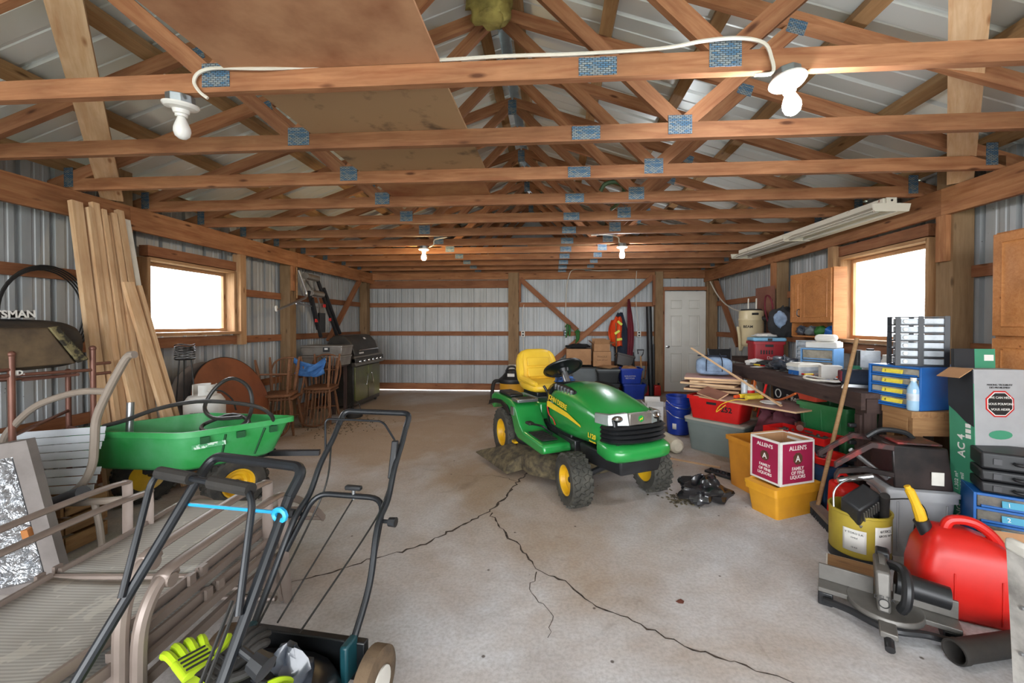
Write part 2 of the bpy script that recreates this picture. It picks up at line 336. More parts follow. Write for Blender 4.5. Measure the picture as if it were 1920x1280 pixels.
def window(n, xb, sgn, wy, wz, sill_ext):
    w = setting('window_%d' % n); x0 = xb+sgn*.12
    y0, y1 = wy; z0, z1 = wz; d = .13
    board('jamb', (x0, y0, z0-.02), (x0, y0, z1+.02), .03, d, 'frame', w, up=(1, 0, 0)); board('jamb', (x0, y1, z0-.02), (x0, y1, z1+.02), .03, d, 'frame', w, up=(1, 0, 0))
    board('head', (x0, y0, z1+.015), (x0, y1, z1+.015), d, .03, 'frame', w); board('sill', (x0-sgn*.03, y0-.03, z0-.015), (x0-sgn*.03, y1+.03, z0-.015), d+.06, .03, 'frame', w)
    xs = x0+sgn*.06
    for i, (a, b) in enumerate((((xs, y0+.03, z0), (xs, y0+.03, z1)), ((xs, y1-.03, z0), (xs, y1-.03, z1)))): board('sash_stile', a, b, .035, .03, 'frame', w, up=(1, 0, 0))
    board('sash_rail', (xs, y0, z0+.02), (xs, y1, z0+.02), .03, .035, 'frame', w); board('sash_rail', (xs, y0, z1-.02), (xs, y1, z1-.02), .03, .035, 'frame', w)
    MB().box((xs, (y0+y1)/2, (z0+z1)/2), (.004, y1-y0-.06, z1-z0-.05)).build('pane', 'pane', w)
    xq = xb+sgn*.06
    board('stud', (xq, y1+.075, z0-.16), (xq, y1+.075, 2.215), .09, .10, 'frame', w, up=(1, 0, 0))
    board('header', (xq+sgn*.05, y0, z1+.09), (xq+sgn*.05, y1+.03, z1+.09), .09, .10, 'girt', w)
    board('apron', (xq+sgn*.05, y0, z0-.10), (xq+sgn*.05, y1+.03, z0-.10), .09, .10, 'girt', w)
window(1, XL, -1, WLY, WLZ, 0); window(2, XR, 1, WRY, WRZ, 0)
# back wall: big sliding door on the left, braced bay, white entry door on the right
def bskin(parent, x0, x1, z0, z1, y=YB+.02):
    n = max(1, int(round((x1-x0)/PW))); s = (x1-x0)/n
    for i in range(n): panel(parent, Mx.Translation((x0+(i+.5)*s, y, z0)), s, z1-z0)
d2 = setting('door_2')
bskin(d2, XLM+.02, -.86, .035, 2.30, YB)
for z, h in GZ+[(.085, .13)]: board('girt', (-3.83, YB-.03, z), (-.90, YB-.03, z), .038, h, 'girt', d2)
board('top_rail', (-3.83, YB-.03, 2.20), (-.90, YB-.03, 2.20), .038, .16, 'girt', d2)
bskin(wb, -.75, 2.1, -.02, 2.46); bskin(wb, 2.08, 3.12, -.02, 2.46, YB+.05); bskin(wb, 3.05, XRM, -.02, 2.46); bskin(wb, XLM, -.75, 2.28, 2.5, YB+.03)  # sheet over the entry door runs down unseen behind it, added to block light leaks
for x, w_ in ((-3.90, .14), (-.79, .21), (2.11, .15), (3.13, .19)): board('post', (x, YB-.06 if x > -3 else YB-.12, 0), (x, YB-.06 if x > -3 else YB-.12, 2.7), w_, .13, 'post', wb, up=(0, 1, 0))
for z, h in GZ: board('girt', (-.68, YB-.03, z), (2.03, YB-.03, z), .038, h, 'girt', wb)
board('girt', (-.68, YB-.03, .07), (2.03, YB-.03, .07), .038, .14, 'girt', wb)
board('header', (-.70, YB-.05, 2.36), (2.05, YB-.05, 2.36), .038, .14, 'beam', wb); board('header', (-3.83, YB-.09, 2.37), (-.88, YB-.09, 2.37), .038, .16, 'beam', wb)
board('header', (2.2, YB-.05, 2.36), (3.05, YB-.05, 2.36), .038, .14, 'beam', wb); board('header', (2.2, YB-.05, 2.085), (3.05, YB-.05, 2.085), .09, .07, 'girt', wb)
board('brace', (-.66, YB-.075, 2.30), (.50, YB-.075, 1.25), .038, .1, 'girt', wb, up=(0, 0, 1)); board('brace', (2.0, YB-.115, 2.33), (-.02, YB-.115, .60), .038, .1, 'girt', wb)
board('nailer', (-.66, YB-.09, 1.83), (-.66, YB-.09, 2.3), .04, .09, 'girt', wb, up=(0, 1, 0)); board('nailer', (2.0, YB-.14, 1.75), (2.0, YB-.14, 2.35), .05, .05, 'girt', wb, up=(0, 1, 0))
# gable metal above the back wall
for i in range(8):
    a = XLM+i*(XRM-XLM)/8; b = a+(XRM-XLM)/8; zt = lambda x: 3.86-.335*abs(x+.41)
    m = MB(); xs = [a+(b-a)*k/6 for k in range(7)]
    m.loft([[(x, YB+.03, 2.46) for x in xs], [(x, YB+.03, zt(x)) for x in xs]], closed=False); m.build('gable_sheet', 'sheet', wb)
# white six-panel entry door
d1 = setting('door_1'); P('door_white', 'dcdad2', .4, c2='b9b5aa', sc_=2, amt=.4)
dx0, dx1, dy = 2.225, 3.04, YB-.03
MB().box(((dx0+dx1)/2, dy, 1.03), (dx1-dx0, .04, 2.0)).build('leaf', 'door_white', d1, bev=.003)
for cx in (dx0+.235, dx1-.235):
    for z0, z1 in ((1.68, 1.86), (.93, 1.55), (.22, .80)):
        m = MB(); w_ = .11; q = .022
        o4 = [(cx-w_, z0), (cx+w_, z0), (cx+w_, z1), (cx-w_, z1)]; i4 = [(cx-w_+q, z0+q), (cx+w_-q, z0+q), (cx+w_-q, z1-q), (cx-w_+q, z1-q)]; i5 = [(cx-w_+2*q, z0+2*q), (cx+w_-2*q, z0+2*q), (cx+w_-2*q, z1-2*q), (cx-w_+2*q, z1-2*q)]
        m.loft([[(x, dy-.0205, z) for x, z in o4], [(x, dy-.030, z) for x, z in [(x*.5+X*.5, z*.5+Z*.5) for (x, z), (X, Z) in zip(o4, i4)]], [(x, dy-.0215, z) for x, z in i4], [(x, dy-.029, z) for x, z in i5]]); m.build('panel', 'door_white', d1)
board('jamb', (2.207, YB-.05, 0), (2.207, YB-.05, 2.05), .034, .09, 'girt', d1, up=(0, 1, 0)); board('jamb', (3.055, YB-.05, 0), (3.055, YB-.05, 2.05), .03, .09, 'girt', d1, up=(0, 1, 0)); board('threshold', (2.2, YB-.03, .014), (3.06, YB-.03, .014), .1, .028, 'girt', d1)
m = MB(); m.lathe([(0, 0), (.028, 0), (.028, .006), (.011, .012), (.011, .03), (.024, .038), (.029, .052), (.022, .064), (0, .067)], 14, m=at(dx0+.07, dy-.02, .93, rx=90)); m.build('knob', 'chrome', d1)
# front of the shed, behind the camera: framed by posts, open to the sky
for x in (XLM+.1, XRM-.1): board('post', (x, YF, 0), (x, YF, 2.75), .15, .14, 'post', wf, up=(0, 1, 0))
for i in range(8):
    a = XLM+i*(XRM-XLM)/8; b = a+(XRM-XLM)/8; m = MB(); m.loft([[(x, YF-.03, 2.6) for x in (a, -.41 if a < -.41 < b else (a+b)/2, b)], [(x, YF-.03, zt(x)) for x in (a, -.41 if a < -.41 < b else (a+b)/2, b)]], closed=False); m.build('gable_sheet', 'sheet', wf)

# ------------------------------------------------------------------ roof
RC = -.41; SL = .335
ce = setting('ceiling')
cosS = 1/math.sqrt(1+SL*SL)
n = 13; s = (YB+.3-YF)/n; Ls = (3.72)/cosS
for sg in (-1, 1):
    for i in range(n):
        y = YF+(i+.5)*s
        ux = V((sg*cosS, 0, -SL*cosS)); uy = V((0, 1, 0))
        # local x of panel along y, local z down the slope
        zx = ux; xx = uy*(1 if sg > 0 else -1); yy = zx.cross(xx)
        m = Mx((xx, yy, zx)).transposed().to_4x4(); m.translation = V((RC+sg*.05, y, 3.855-.05*SL))
        panel(ce, m, s, Ls, 'roof')
    for d in (.14, .80, 1.46, 2.12, 2.78, 3.44):
        z = 3.70-d*SL+.085
        board('purlin', (RC+sg*d, YF, z), (RC+sg*d, YB+.2, z), .09, .062, 'purlin', ce, up=(sg*SL, 0, 1))
m = MB(); m.loft([[(RC-.13, YF, 3.83), (RC, YF, 3.875), (RC+.13, YF, 3.83)], [(RC-.13, YB, 3.83), (RC, YB, 3.875), (RC+.13, YB, 3.83)]], closed=False); m.build('ridge_cap', 'galv', ce, solid=.002)
ordn = ['nearest', 'second', 'third', 'fourth', 'fifth', 'sixth', 'seventh', 'eighth', 'ninth', 'tenth', 'eleventh', 'last']
plate_mesh = {}
def plate(par, x, z, y, w, h, ry=0):
    k = (w, h)
    if k not in plate_mesh: plate_mesh[k] = MB().box((0, 0, 0), (w, h, .003)).mesh('gusset_plate', 'plate')
    o = bpy.data.objects.new('gusset_plate', plate_mesh[k]); C.objects.link(o); o.parent = par; o.matrix_local = Mx.Translation((x, y, z)) @ Mx.Rotation(R(90), 4, 'X') @ Mx.Rotation(R(ry), 4, 'Z')
TRY = [1.806+.61*k for k in range(12)]
for k, y in enumerate(TRY):
    if k == 11: y = 8.39
    t = thing('roof_truss', ('nearest brown timber roof truss carrying two bulb holders and white cable' if k == 0 else 'farthest brown timber roof truss against the back wall' if k == 11 else '%s brown timber roof truss counted from the camera' % ordn[k]), 'truss', (RC, y, 2.42), 0, 'timber roof trusses')
    zb = .045
    board('bottom_chord', (-3.45, 0, zb), (3.45, 0, zb), .038, .089, 'truss', t)
    ztop = 1.22
    for sg in (-1, 1):
        board('top_chord', (sg*3.72, 0, ztop-3.72*SL), (sg*.0, 0, ztop), .038, .089, 'truss', t)
        nx = 1.115; qx = 1.75
        board('web', (sg*nx, .001*sg, zb+.05), (sg*.05, .001*sg, ztop-.06), .037, .080, 'truss', t); board('web', (sg*(nx+.05), 0, zb+.05), (sg*qx, 0, ztop-qx*SL-.04), .037, .080, 'truss', t)
        plate(t, sg*nx+.01, .075, -.0215, .13, .105); plate(t, sg*qx, ztop-qx*SL-.045, -.0215, .10, .075, sg*-18); plate(t, sg*3.36, .10, -.0215, .075, .15)
    plate(t, .60, zb, -.0215, .16, .075); plate(t, 0, ztop-.06, -.0215, .085, .15)

# ------------------------------------------------------------------ under the roof
def lamp(x, y, lab, on, tilt=0):
    t = thing('bulb_holder', lab, 'light', (x, y, 2.42)); t.rotation_euler = (R(tilt), R(tilt*.6), 0)
    m = MB(); m.lathe([(0, 0), (.055, 0), (.055, -.04), (0, -.04)], 8); m.build('junction_box', 'galv', t, bev=.003)
    m = MB(); m.lathe([(0, -.038), (.069, -.038), (.071, -.046), (.062, -.056), (.034, -.062), (.03, -.078), (.024, -.082), (.024, -.092), (0, -.092)], 24); m.build('holder', 'white_porcelain', t)
    m = MB(); m.lathe([(.013, -.088), (.017, -.10), (.026, -.122), (.033, -.142), (.034, -.158), (.028, -.178), (.014, -.19), (0, -.193)], 20)
    m.build('bulb', {0: 'bulb_glass', 1: 'bulb_on_white', 2: 'bulb_on_warm'}[on], t)
lamp(-1.70, 1.80, 'unlit white bulb in porcelain holder under the nearest truss, over the green cart', 0, 8)
lamp(.965, 1.80, 'brightly lit bulb in white porcelain holder under the nearest truss, right side', 1, -8)
lamp(-1.72, 5.46, 'warm glowing bulb in white holder toward the back left of the ceiling', 2)
lamp(.90, 5.46, 'bright cool bulb in white holder toward the back right of the ceiling', 1)
def cable(pts, r, lab, mt='white_cable', name='cable', cat='cable', n=6, group=None, sm=5):
    o = MB().tube(catmull(pts, sm), r, n).build(name, mt); return tag(o, lab, cat, group)
yc = 1.806-.026
cable([(-1.55, yc, 2.39), (-1.58, yc-.01, 2.415), (-1.605, yc-.01, 2.46), (-1.58, yc-.01, 2.50), (-1.5, yc-.01, 2.516), (-1.3, yc-.01, 2.505), (-1.1, yc+.01, 2.516), (-.8, yc+.005, 2.525), (-.5, yc+.01, 2.522), (-.2, yc-.01, 2.514), (.1, yc+.005, 2.52), (.45, yc+.01, 2.53), (.62, yc-.012, 2.54), (.76, yc-.012, 2.545), (.86, yc-.012, 2.52), (.89, yc-.012, 2.46), (.895, yc-.012, 2.40), (.83, yc, 2.40)], .0075, 'white flat cable stapled along the nearest truss between two bulbs')
cable([(.93, 5.44, 2.41), (.86, 5.435, 2.43), (.84, 5.435, 2.5), (.7, 5.44, 2.535), (.5, 5.44, 2.53)], .008, 'short white cable looping up from the far right bulb')
cable([(-1.64, 5.43, 2.4), (-1.58, 5.43, 2.43), (-1.56, 5.43, 2.5), (-1.4, 5.44, 2.53)], .008, 'short white cable looping up from the warm far left bulb')
# long fluorescent fitting under the trusses on the right
t = thing('fluorescent_fitting', 'long chipped white fluorescent light fitting hung under the trusses by the right window', 'light', (2.72, 4.83, 2.415)); P('chipped_white', 'd8d2c2', .45, c2='8a4a30', sc_=7, amt=.9, lo=.66, hi=.7)
t.rotation_euler = (0, 0, R(2.5))
MB().box((0, 0, -.032), (.11, 2.42, .06)).build('channel', 'chipped_white', t, bev=.004)
m = MB(); pr = [(-.055, -.05), (-.15, -.105), (-.15, -.112), (-.05, -.066), (.05, -.066), (.15, -.112), (.15, -.105), (.055, -.05)]
m.loft([[(x, y, z) for x, z in pr] for y in (-1.215, 1.215)]); m.build('reflector', 'chipped_white', t)
for y in (-1.225, 0, 1.225):
    m = MB(); m.loft([[(x, y+d, z) for x, z in [(-.04, -.002), (.04, -.002), (.04, -.048), (.155, -.052), (.14, -.115), (-.14, -.115), (-.155, -.052), (-.04, -.048)]] for d in (-.006, .006)]); m.build('end_plate', 'chipped_white', t)
for x in (-.075, .075): MB().cyl((x, -1.19, -.10), (x, 1.19, -.10), .013).build('tube', 'white_porcelain', t)
MB().cyl((0, -1.233, -.025), (0, -1.229, -.025), .009).build('knockout', 'black_plastic', t)
# boards and sheets lying up there
def sheet(x0, x1, y0, y1, z, lab, mt='ply', rz=0):
    o = MB().box((0, 0, 0), (x1-x0, y1-y0, .013)).build('plywood_sheet', mt); o.location = ((x0+x1)/2, (y0+y1)/2, z); o.rotation_euler = (0, 0, R(rz)); return tag(o, lab, 'plywood')
P('ply_red', 'b98a66', .8, c2='8a5638', sc_=3, amt=.9, bump=.2); P('ply_mould', 'a5835f', .8, c2='4a3a2a', sc_=5, amt=.8, lo=.55, hi=.7)
sheet(-1.46, -.49, .62, 1.835, 2.518, 'reddish plywood sheet laid on the trusses above the nearest chord', 'ply_red')
sheet(-1.44, -.50, 1.84, 3.02, 2.518, 'stained plywood sheet with dark mould spots above the second truss', 'ply_mould', -.6)
sheet(-1.43, -.55, 3.03, 3.69, 2.518, 'clean pale plywood offcut above the fourth truss', 'ply', -1.5)
sheet(-.36, .62, 5.95, 7.85, 2.5185, 'weathered plywood sheet laid on the far trusses', 'ply_mould')
for (a, b, lab) in (((3.02, 3.3, 2.44), (1.42, 1.5, 3.06), 'pale diagonal plank bracing the roof above the right wall window'), ((-3.72, 3.28, 2.44), (-2.05, 1.55, 3.06), 'pale diagonal plank bracing the roof above the leaning lumber')):
    o = board('roof_brace', a, b, .14, .036, 'pale', None, up=(0, 0, 1)); tag(o, lab, 'plank', 'diagonal roof braces')
# insulation and hose
P('insulation', 'a89a55', .95, c2='6d6134', sc_=9, amt=.9, bump=.8, bsc=50)
m = MB(); r_ = random.Random(3)
rings = []
for i in range(13):
    q = i/12; rr = .05+.10*math.sin(math.pi*min(1, q*1.15+.1))**.6; rings.append([(-.42+rr*(1+.25*r_.uniform(-1, 1))*math.cos(2*math.pi*k/22), 2.78+.09*(1+.25*r_.uniform(-1, 1))*math.sin(2*math.pi*k/22), 3.40+.40*q+.02*r_.uniform(-1, 1)) for k in range(22)])
m.loft(rings); tag(m.build('insulation_tuft', 'insulation', ang=80), 'ragged yellow-green insulation tuft hanging from the ridge', 'insulation')
P('green_hose', '41603a', .5)
cable([(.42, 3.70, 2.545), (.46, 3.68, 2.60), (.55, 3.68, 2.615), (.62, 3.70, 2.58), (.63, 3.80, 2.53), (.62, 4.1, 2.535), (.60, 4.3, 2.55)], .018, 'green hose end looped over the trusses', 'green_hose', 'hose_piece', 'hose')

# ------------------------------------------------------------------ left side: lumber, rack, bag, hoop
lum = [((-3.655, 2.955), (-3.26, 2.86), 2.34, .075, .038), ((-3.65, 3.03), (-3.25, 2.93), 2.31, .038, .075), ((-3.655, 3.085), (-3.24, 2.985), 2.37, .05, .038), ((-3.65, 3.135), (-3.23, 3.035), 2.33, .033, .06), ((-3.655, 3.175), (-3.22, 3.075), 2.30, .03, .04),
       ((-3.65, 3.22), (-3.2, 3.125), 2.33, .04, .038), ((-3.655, 3.275), (-3.19, 3.19), 2.37, .05, .038)]
labs = ['wide pale plank leaning on the left wall beam, leftmost of the lumber', 'narrow pale stud second from the left in the leaning lumber', 'orange-toned plank third from the left in the leaning lumber', 'narrow pale stud fourth from the left in the leaning lumber', 'thin square batten fifth from the left in the leaning lumber', 'slim pale plank sixth from the left in the leaning lumber', 'tall plank beside the white board in the leaning lumber']
for (a, b, L, w_, h_), lab in zip(lum, labs):
    p1 = V((a[0], a[1], math.sqrt(L*L-(a[0]-b[0])**2-(a[1]-b[1])**2)+.01)); p0 = V((b[0], b[1], .012))
    tag(board('lumber_board', p0, p1, w_, h_, 'pale', None, up=(1, 0, .1)), lab, 'plank', 'lumber leaning on the left wall')
P('white_board', 'dcd8cc', .5)
tag(board('lumber_board', (-3.19, 3.26, .012), (-3.65, 3.335, 2.27), .045, .02, 'white_board', None, up=(1, 0, .1)), 'white painted board leaning among the lumber by the left window', 'plank', 'lumber leaning on the left wall')
for i, (y0, y1, zt_, w_, lab) in enumerate(((3.31, 3.20, 1.72, .085, 'short wide plank with knots leaning below the white board'), (3.42, 3.29, 1.70, .035, 'short narrow plank leaning beside the left window'), (3.10, 3.05, 1.1, .09, 'short knotty plank leaning low in front of the lumber'))):
    tag(board('lumber_board', (-3.1-.03*i, y0, .012), (-3.50 if i < 2 else -3.36, y1, zt_), w_, .03, 'pale', None, up=(1, 0, .1)), lab, 'plank', 'lumber leaning on the left wall')
P('brown_tube', '7d5446', .4, metal=.3, c2='5b382d')
t = thing('metal_rack', 'brown tubular metal bed rack holding the black bag by the left wall', 'rack', (-3.35, 2.45, 0))
for x, y, h in ((.2, -.24, 1.19), (.2, .19, 1.20), (-.2, .36, 1.02), (-.2, -.24, 1.1)):
    m = MB(); m.cyl((x, y, 0), (x, y, h), .016, n=12); m.build('upright', 'brown_tube', t); m = MB(); m.ball((x, y, h+.008), .02); m.build('cap', 'brown_tube', t)
for a, b in (((.2, -.24, 1.075), (.2, .19, 1.06)), ((.2, .19, 1.10), (.2, .30, 1.10)), ((.2, .19, 1.03), (.2, .30, 1.03)), ((-.2, -.24, 1.02), (-.2, .36, 1.0)), ((.2, -.24, .72), (-.2, .36, .74)), ((-.2, .36, .62), (.2, .19, .62)), ((.2, -.7, 1.11), (.2, -.24, 1.11)), ((.2, -.7, 1.08), (.2, -.24, 1.075)), ((-.2, -.24, 1.03), (.2, -.24, 1.06)), ((-.2, .1, 1.0), (.2, .1, 1.04))):
    m = MB(); m.cyl(a, b, .011, n=10); m.build('rail', 'brown_tube', t)
# black grass-catcher bag
P('bag_black', '222120', .75, c2='5a4a38', sc_=4, amt=.7, bump=.4, bsc=20); P('bag_brown', '4a3d30', .6, c2='7d684c', sc_=5, amt=.8); P('straw_strip', '7d7350', .8, c2='2e291e', sc_=20, amt=1, lo=.45, hi=.55)
t = thing('catcher_bag', 'dusty black grass-catcher bag with white lettering lying on the brown rack', 'bag', (-3.33, 2.42, 1.085), 0)
def bagring(x, y0, y1, z0, z1, n=20):
    cy, cz, ry, rz = (y0+y1)/2, (z0+z1)/2, (y1-y0)/2, (z1-z0)/2
    out = []
    for k in range(n):
        a = 2*math.pi*k/n; c, s = math.cos(a), math.sin(a); out.append((x, cy+ry*math.copysign(abs(c)**.45, c), cz+rz*math.copysign(abs(s)**.45, s)))
    return out
m = MB(); m.loft([bagring(.17, -.55, .16, .02, .17), bagring(.15, -.58, .20, .005, .29), bagring(.05, -.6, .24, 0, .32), bagring(-.05, -.6, .26, .0, .325), bagring(-.15, -.6, .24, 0, .31), bagring(-.19, -.58, .20, .04, .27)]); m.build('body', 'bag_black', t, sub=1)
m = MB(); m.loft([[(.172, -.55, .03), (.176, .12, .03), (.165, -.02, .27), (.165, -.55, .27)], [(.185, -.55, .03), (.189, .11, .03), (.178, -.03, .26), (.178, -.55, .26)]]); m.build('panel', 'bag_brown', t, bev=.01)
m = MB(); m.loft([[(.17, -.03, .27), (.17, .03, .28), (.185, .19, .05), (.185, .12, .03)], [(.19, -.03, .265), (.19, .02, .275), (.2, .18, .05), (.2, .12, .035)]]); m.build('strip', 'straw_strip', t, bev=.005)
P('letter_white', 'e4e2dc', .6); P('letter_black', '191919', .6)
m = MB(); pts = [(.06, -.36, .325), (.06, .0, .335), (-.02, .03, .33), (-.02, -.38, .33)]; m.loft([pts, [(x, y, z+.035) for x, y, z in pts]]); m.build('top_flap', 'bag_black', t, bev=.01)
text('CRAFTSMAN', .062, 'letter_white', t, face((.0615, -.18, .345), (0, 1, .04), (0, 0, 1)), bold=.002); text('ND.', .04, 'letter_white', t, face((.19, -.19, .0), (0, 1, 0)), bold=.002)
m = MB()
for i in range(4): m.tube([(-3.80+.012*i, 2.86+(.255+.012*i)*math.cos(a), 1.455+(.325+.01*i)*math.sin(a)) for a in [2*math.pi*k/40 for k in range(40)]], .006, 6, closed=True)
P('wire_black', '2e2d2b', .5, metal=.4); tag(m.build('wire_hoop', 'wire_black'), 'coil of dark wire hung in a hoop on the left wall', 'wire coil')

# tan lawn chair frame, foil window, siding, crate
P('taupe', '8f8377', .42, c2='77695e', amt=.4)
t = thing('lawn_chair_frame', 'taupe tubular lawn chair frame standing in front of the green cart', 'chair', (-2.75, 2.22, 0))
def tubepart(nm, pts, r, mt, par, n=10, sm=6, flat=None): return MB().tube(catmull(pts, sm), r, n, flat=flat).build(nm, mt, par)
for dy in (0,):
    tubepart('back_tube', [(.36, dy, 1.20), (.32, dy, 1.19), (.27, dy, 1.12), (.19, dy, .98), (.12, dy, .83), (.105, dy, .68), (.09, dy, .56), (.03, dy, .45), (-.07, dy, .37), (-.14, dy, .34)], .021, 'taupe', t)
    tubepart('arm', [(.19, dy, .985), (.05, dy, .985), (-.08, dy, .96), (-.25, dy, .90), (-.38, dy, .80), (-.47, dy, .68), (-.5, dy, .4), (-.52, dy, .02)], .019, 'taupe', t)
    tubepart('seat_rail', [(-.3, dy, .40), (-.2, dy, .35), (-.05, dy, .335), (.1, dy, .345), (.33, dy, .37)], .02, 'taupe', t); tubepart('leg', [(.1, dy, .345), (.13, dy, .2), (.15, dy, .012)], .017, 'taupe', t)
for p in ((.33, .37), (-.5, .4)): MB().cyl((p[0], 0, p[1]), (p[0], .12, p[1]), .018).build('cross_tube', 'taupe', t)
P('grey_wood', '7d7672', .7, c2='57504c'); t_ = NT('crumpled_foil'); t_.b.inputs['Metallic'].default_value = .95; t_.b.inputs['Roughness'].default_value = .28; t_.b.inputs['Base Color'].default_value = lin('cfd3d8')
vo = t_.n('ShaderNodeTexVoronoi'); vo.inputs['Scale'].default_value = 22; t_.l(t_.coords((1, 1, 1)), vo.inputs['Vector']); t_.bump(t_.noise(t_.coords(), 16, 4, .5, 1.2), 1.0, .05); W['foil'] = t_.m
t = thing('foil_window', 'old grey framed window covered in crumpled silver foil leaning at the far left', 'window', (-2.55, 1.98, 0)); t.rotation_euler = (R(3), R(-9.5), R(12))
for a, b, w_ in (((0, 0, 0), (0, 0, .80), .075), ((-.95, 0, 0), (-.95, 0, .80), .075)): board('stile', a, b, w_, .045, 'grey_wood', t, up=(0, 1, 0))
for z in (.035, .765): board('rail', (-.92, 0, z), (-.04, 0, z), .04, .075, 'grey_wood', t)
r_ = random.Random(5)
m = MB(); hh = {}
def fz(u, v):
    k = (round(u, 3), round(v, 3)); hh.setdefault(k, r_.uniform(-.012, .012)); return (-.91+u*.87, .0+hh[k], .07+v*.66)
m.grid(fz, 34, 26); m.build('foil', 'foil', t, ang=180); board('inner_stop', (-.045, .0, .08), (-.045, 0, .72), .02, .02, 'black_plastic', t, up=(0, 1, 0))
MB().box((-.055, -.02, .33), (.03, .05, .05)).build('clip', mat('rust_clip', 'b0713a', .6), t)
t = thing('storage_crate', 'dark wooden crate hidden behind the foil window under white siding', 'crate', (-3.12, 2.36, 0))
for z in (.06, .17, .28): 
    board('slat', (-.24, -.12, z), (.24, -.12, z), .015, .09, 'oldw', t); board('slat', (-.24, .12, z), (.24, .12, z), .015, .09, 'oldw', t)
    board('slat', (-.24, -.11, z), (-.24, .11, z), .015, .09, 'oldw', t); board('slat', (.24, -.11, z), (.24, .11, z), .015, .09, 'oldw', t)
P('vinyl', 'd3d8dc', .4, c2='b9c0c6', amt=.3)
for i in range(8):
    x1 = -2.71-.032*i+r_.uniform(-.05, .02); z = .36+i*.041
    m = MB(); pr = [(-.1, 0), (-.03, .012), (-.028, .002), (.05, .014), (.1, .02), (.1, .026), (.05, .020), (-.03, .018), (-.1, .006)]
    m.loft([[(x, a*.22, b*.35) for a, b in pr] for x in (-.5, .5)]); o = m.build('siding_strip', 'vinyl'); o.location = (x1-.5, 2.27+.03*i, z); o.rotation_euler = (R(66), R(-4), R(2+i*.4))
    tag(o, 'white vinyl siding strip, %s in the stack behind the foil window' % ['lowest', 'second from the bottom', 'third from the bottom', 'fourth from the bottom', 'fifth from the bottom', 'sixth from the bottom', 'seventh from the bottom', 'topmost'][i], 'siding', 'white siding strips')
MB().cyl((0, 0, 0), (.26, 0, .10), .04, n=16).build('tmp', 'dark_steel').name = 'steel_canister'
o = bpy.data.objects['steel_canister']; o.location = (-2.88, 2.14, .33); tag(o, 'grey metal tube lying by the foil window frame', 'pipe')

# ------------------------------------------------------------------ green dump cart
P('cart_green', '2f9a4a', .42, c2='6fb98a', sc_=3, amt=.55, spec=.5); P('jd_yellow', 'e3b31f', .4, c2='b8881a'); P('tyre', '2b2a28', .85, c2='5b5246', sc_=12, bump=.5)
t = thing('dump_cart', 'green plastic dump cart with yellow wheel hubs holding a black hose', 'cart', (0, 0, 0))
def rrect(c4, r, z, n=5):
    c4 = [V((x, y, z)) for x, y in c4]; p = []
    for i in range(4):
        a, b, c = c4[i-1], c4[i], c4[(i+1) % 4]; u = (a-b).normalized(); w_ = (c-b).normalized(); s_ = b+u*r; e = b+w_*r
        for k in range(n+1): q = k/n; p.append(s_*(1-q)**2+b*2*q*(1-q)+e*q*q)
    return p
rim = [(-3.34, 2.57), (-2.42, 2.56), (-1.98, 3.13), (-2.84, 3.20)]; ctr = V((-2.65, 2.87))
sh = lambda f: [tuple(ctr+(V(p)-ctr)*f) for p in rim]
m = MB(); m.loft([rrect(sh(.72), .09, .375), rrect(sh(.80), .10, .40), rrect(sh(.93), .10, .60), rrect(sh(.945), .10, .615), rrect(sh(1.0), .10, .617), rrect(sh(1.0), .10, .655), rrect(sh(.95), .09, .655), rrect(sh(.90), .09, .58), rrect(sh(.77), .09, .41), rrect(sh(.3), .03, .40)], caps=True)
m.build('tub', 'cart_green', t, ang=50)
P('cart_dark', '15502a', .5)
e0, e1 = V(rim[1]), V(rim[2]); d = (e1-e0).normalized(); nrm = V((d.y, -d.x))
for q in (.16, .45, .74):
    p = e0.lerp(e1, q)+nrm*-.012; fm = face((p.x, p.y, .585), (d.x, d.y, 0)); MB().box((0, 0, 0), (.05, .045, .02)).build('rim_slot', 'cart_dark', t, mw=fm)
for q in (.34, .70):
    a = V(sh(.935)[1]).lerp(V(sh(.935)[2]), q); b = V(sh(.8)[1]).lerp(V(sh(.8)[2]), q); MB().tube([(a.x, a.y, .60), (b.x, b.y, .41)], .008, 6).build('rib', 'cart_dark', t)
P('worn_decal', 'cfe3d4', .6, c2='4fa06a', sc_=25, amt=1, lo=.45, hi=.5)
a, b = V(sh(.91)[1]), V(sh(.91)[2]); p = a.lerp(b, .2)+nrm*.012; MB().box((0, 0, 0), (.19, .03, .002)).build('decal', 'worn_decal', t, mw=face((p.x, p.y, .545), (d.x, d.y, 0), (-nrm.x*.3, -nrm.y*.3, 1)))
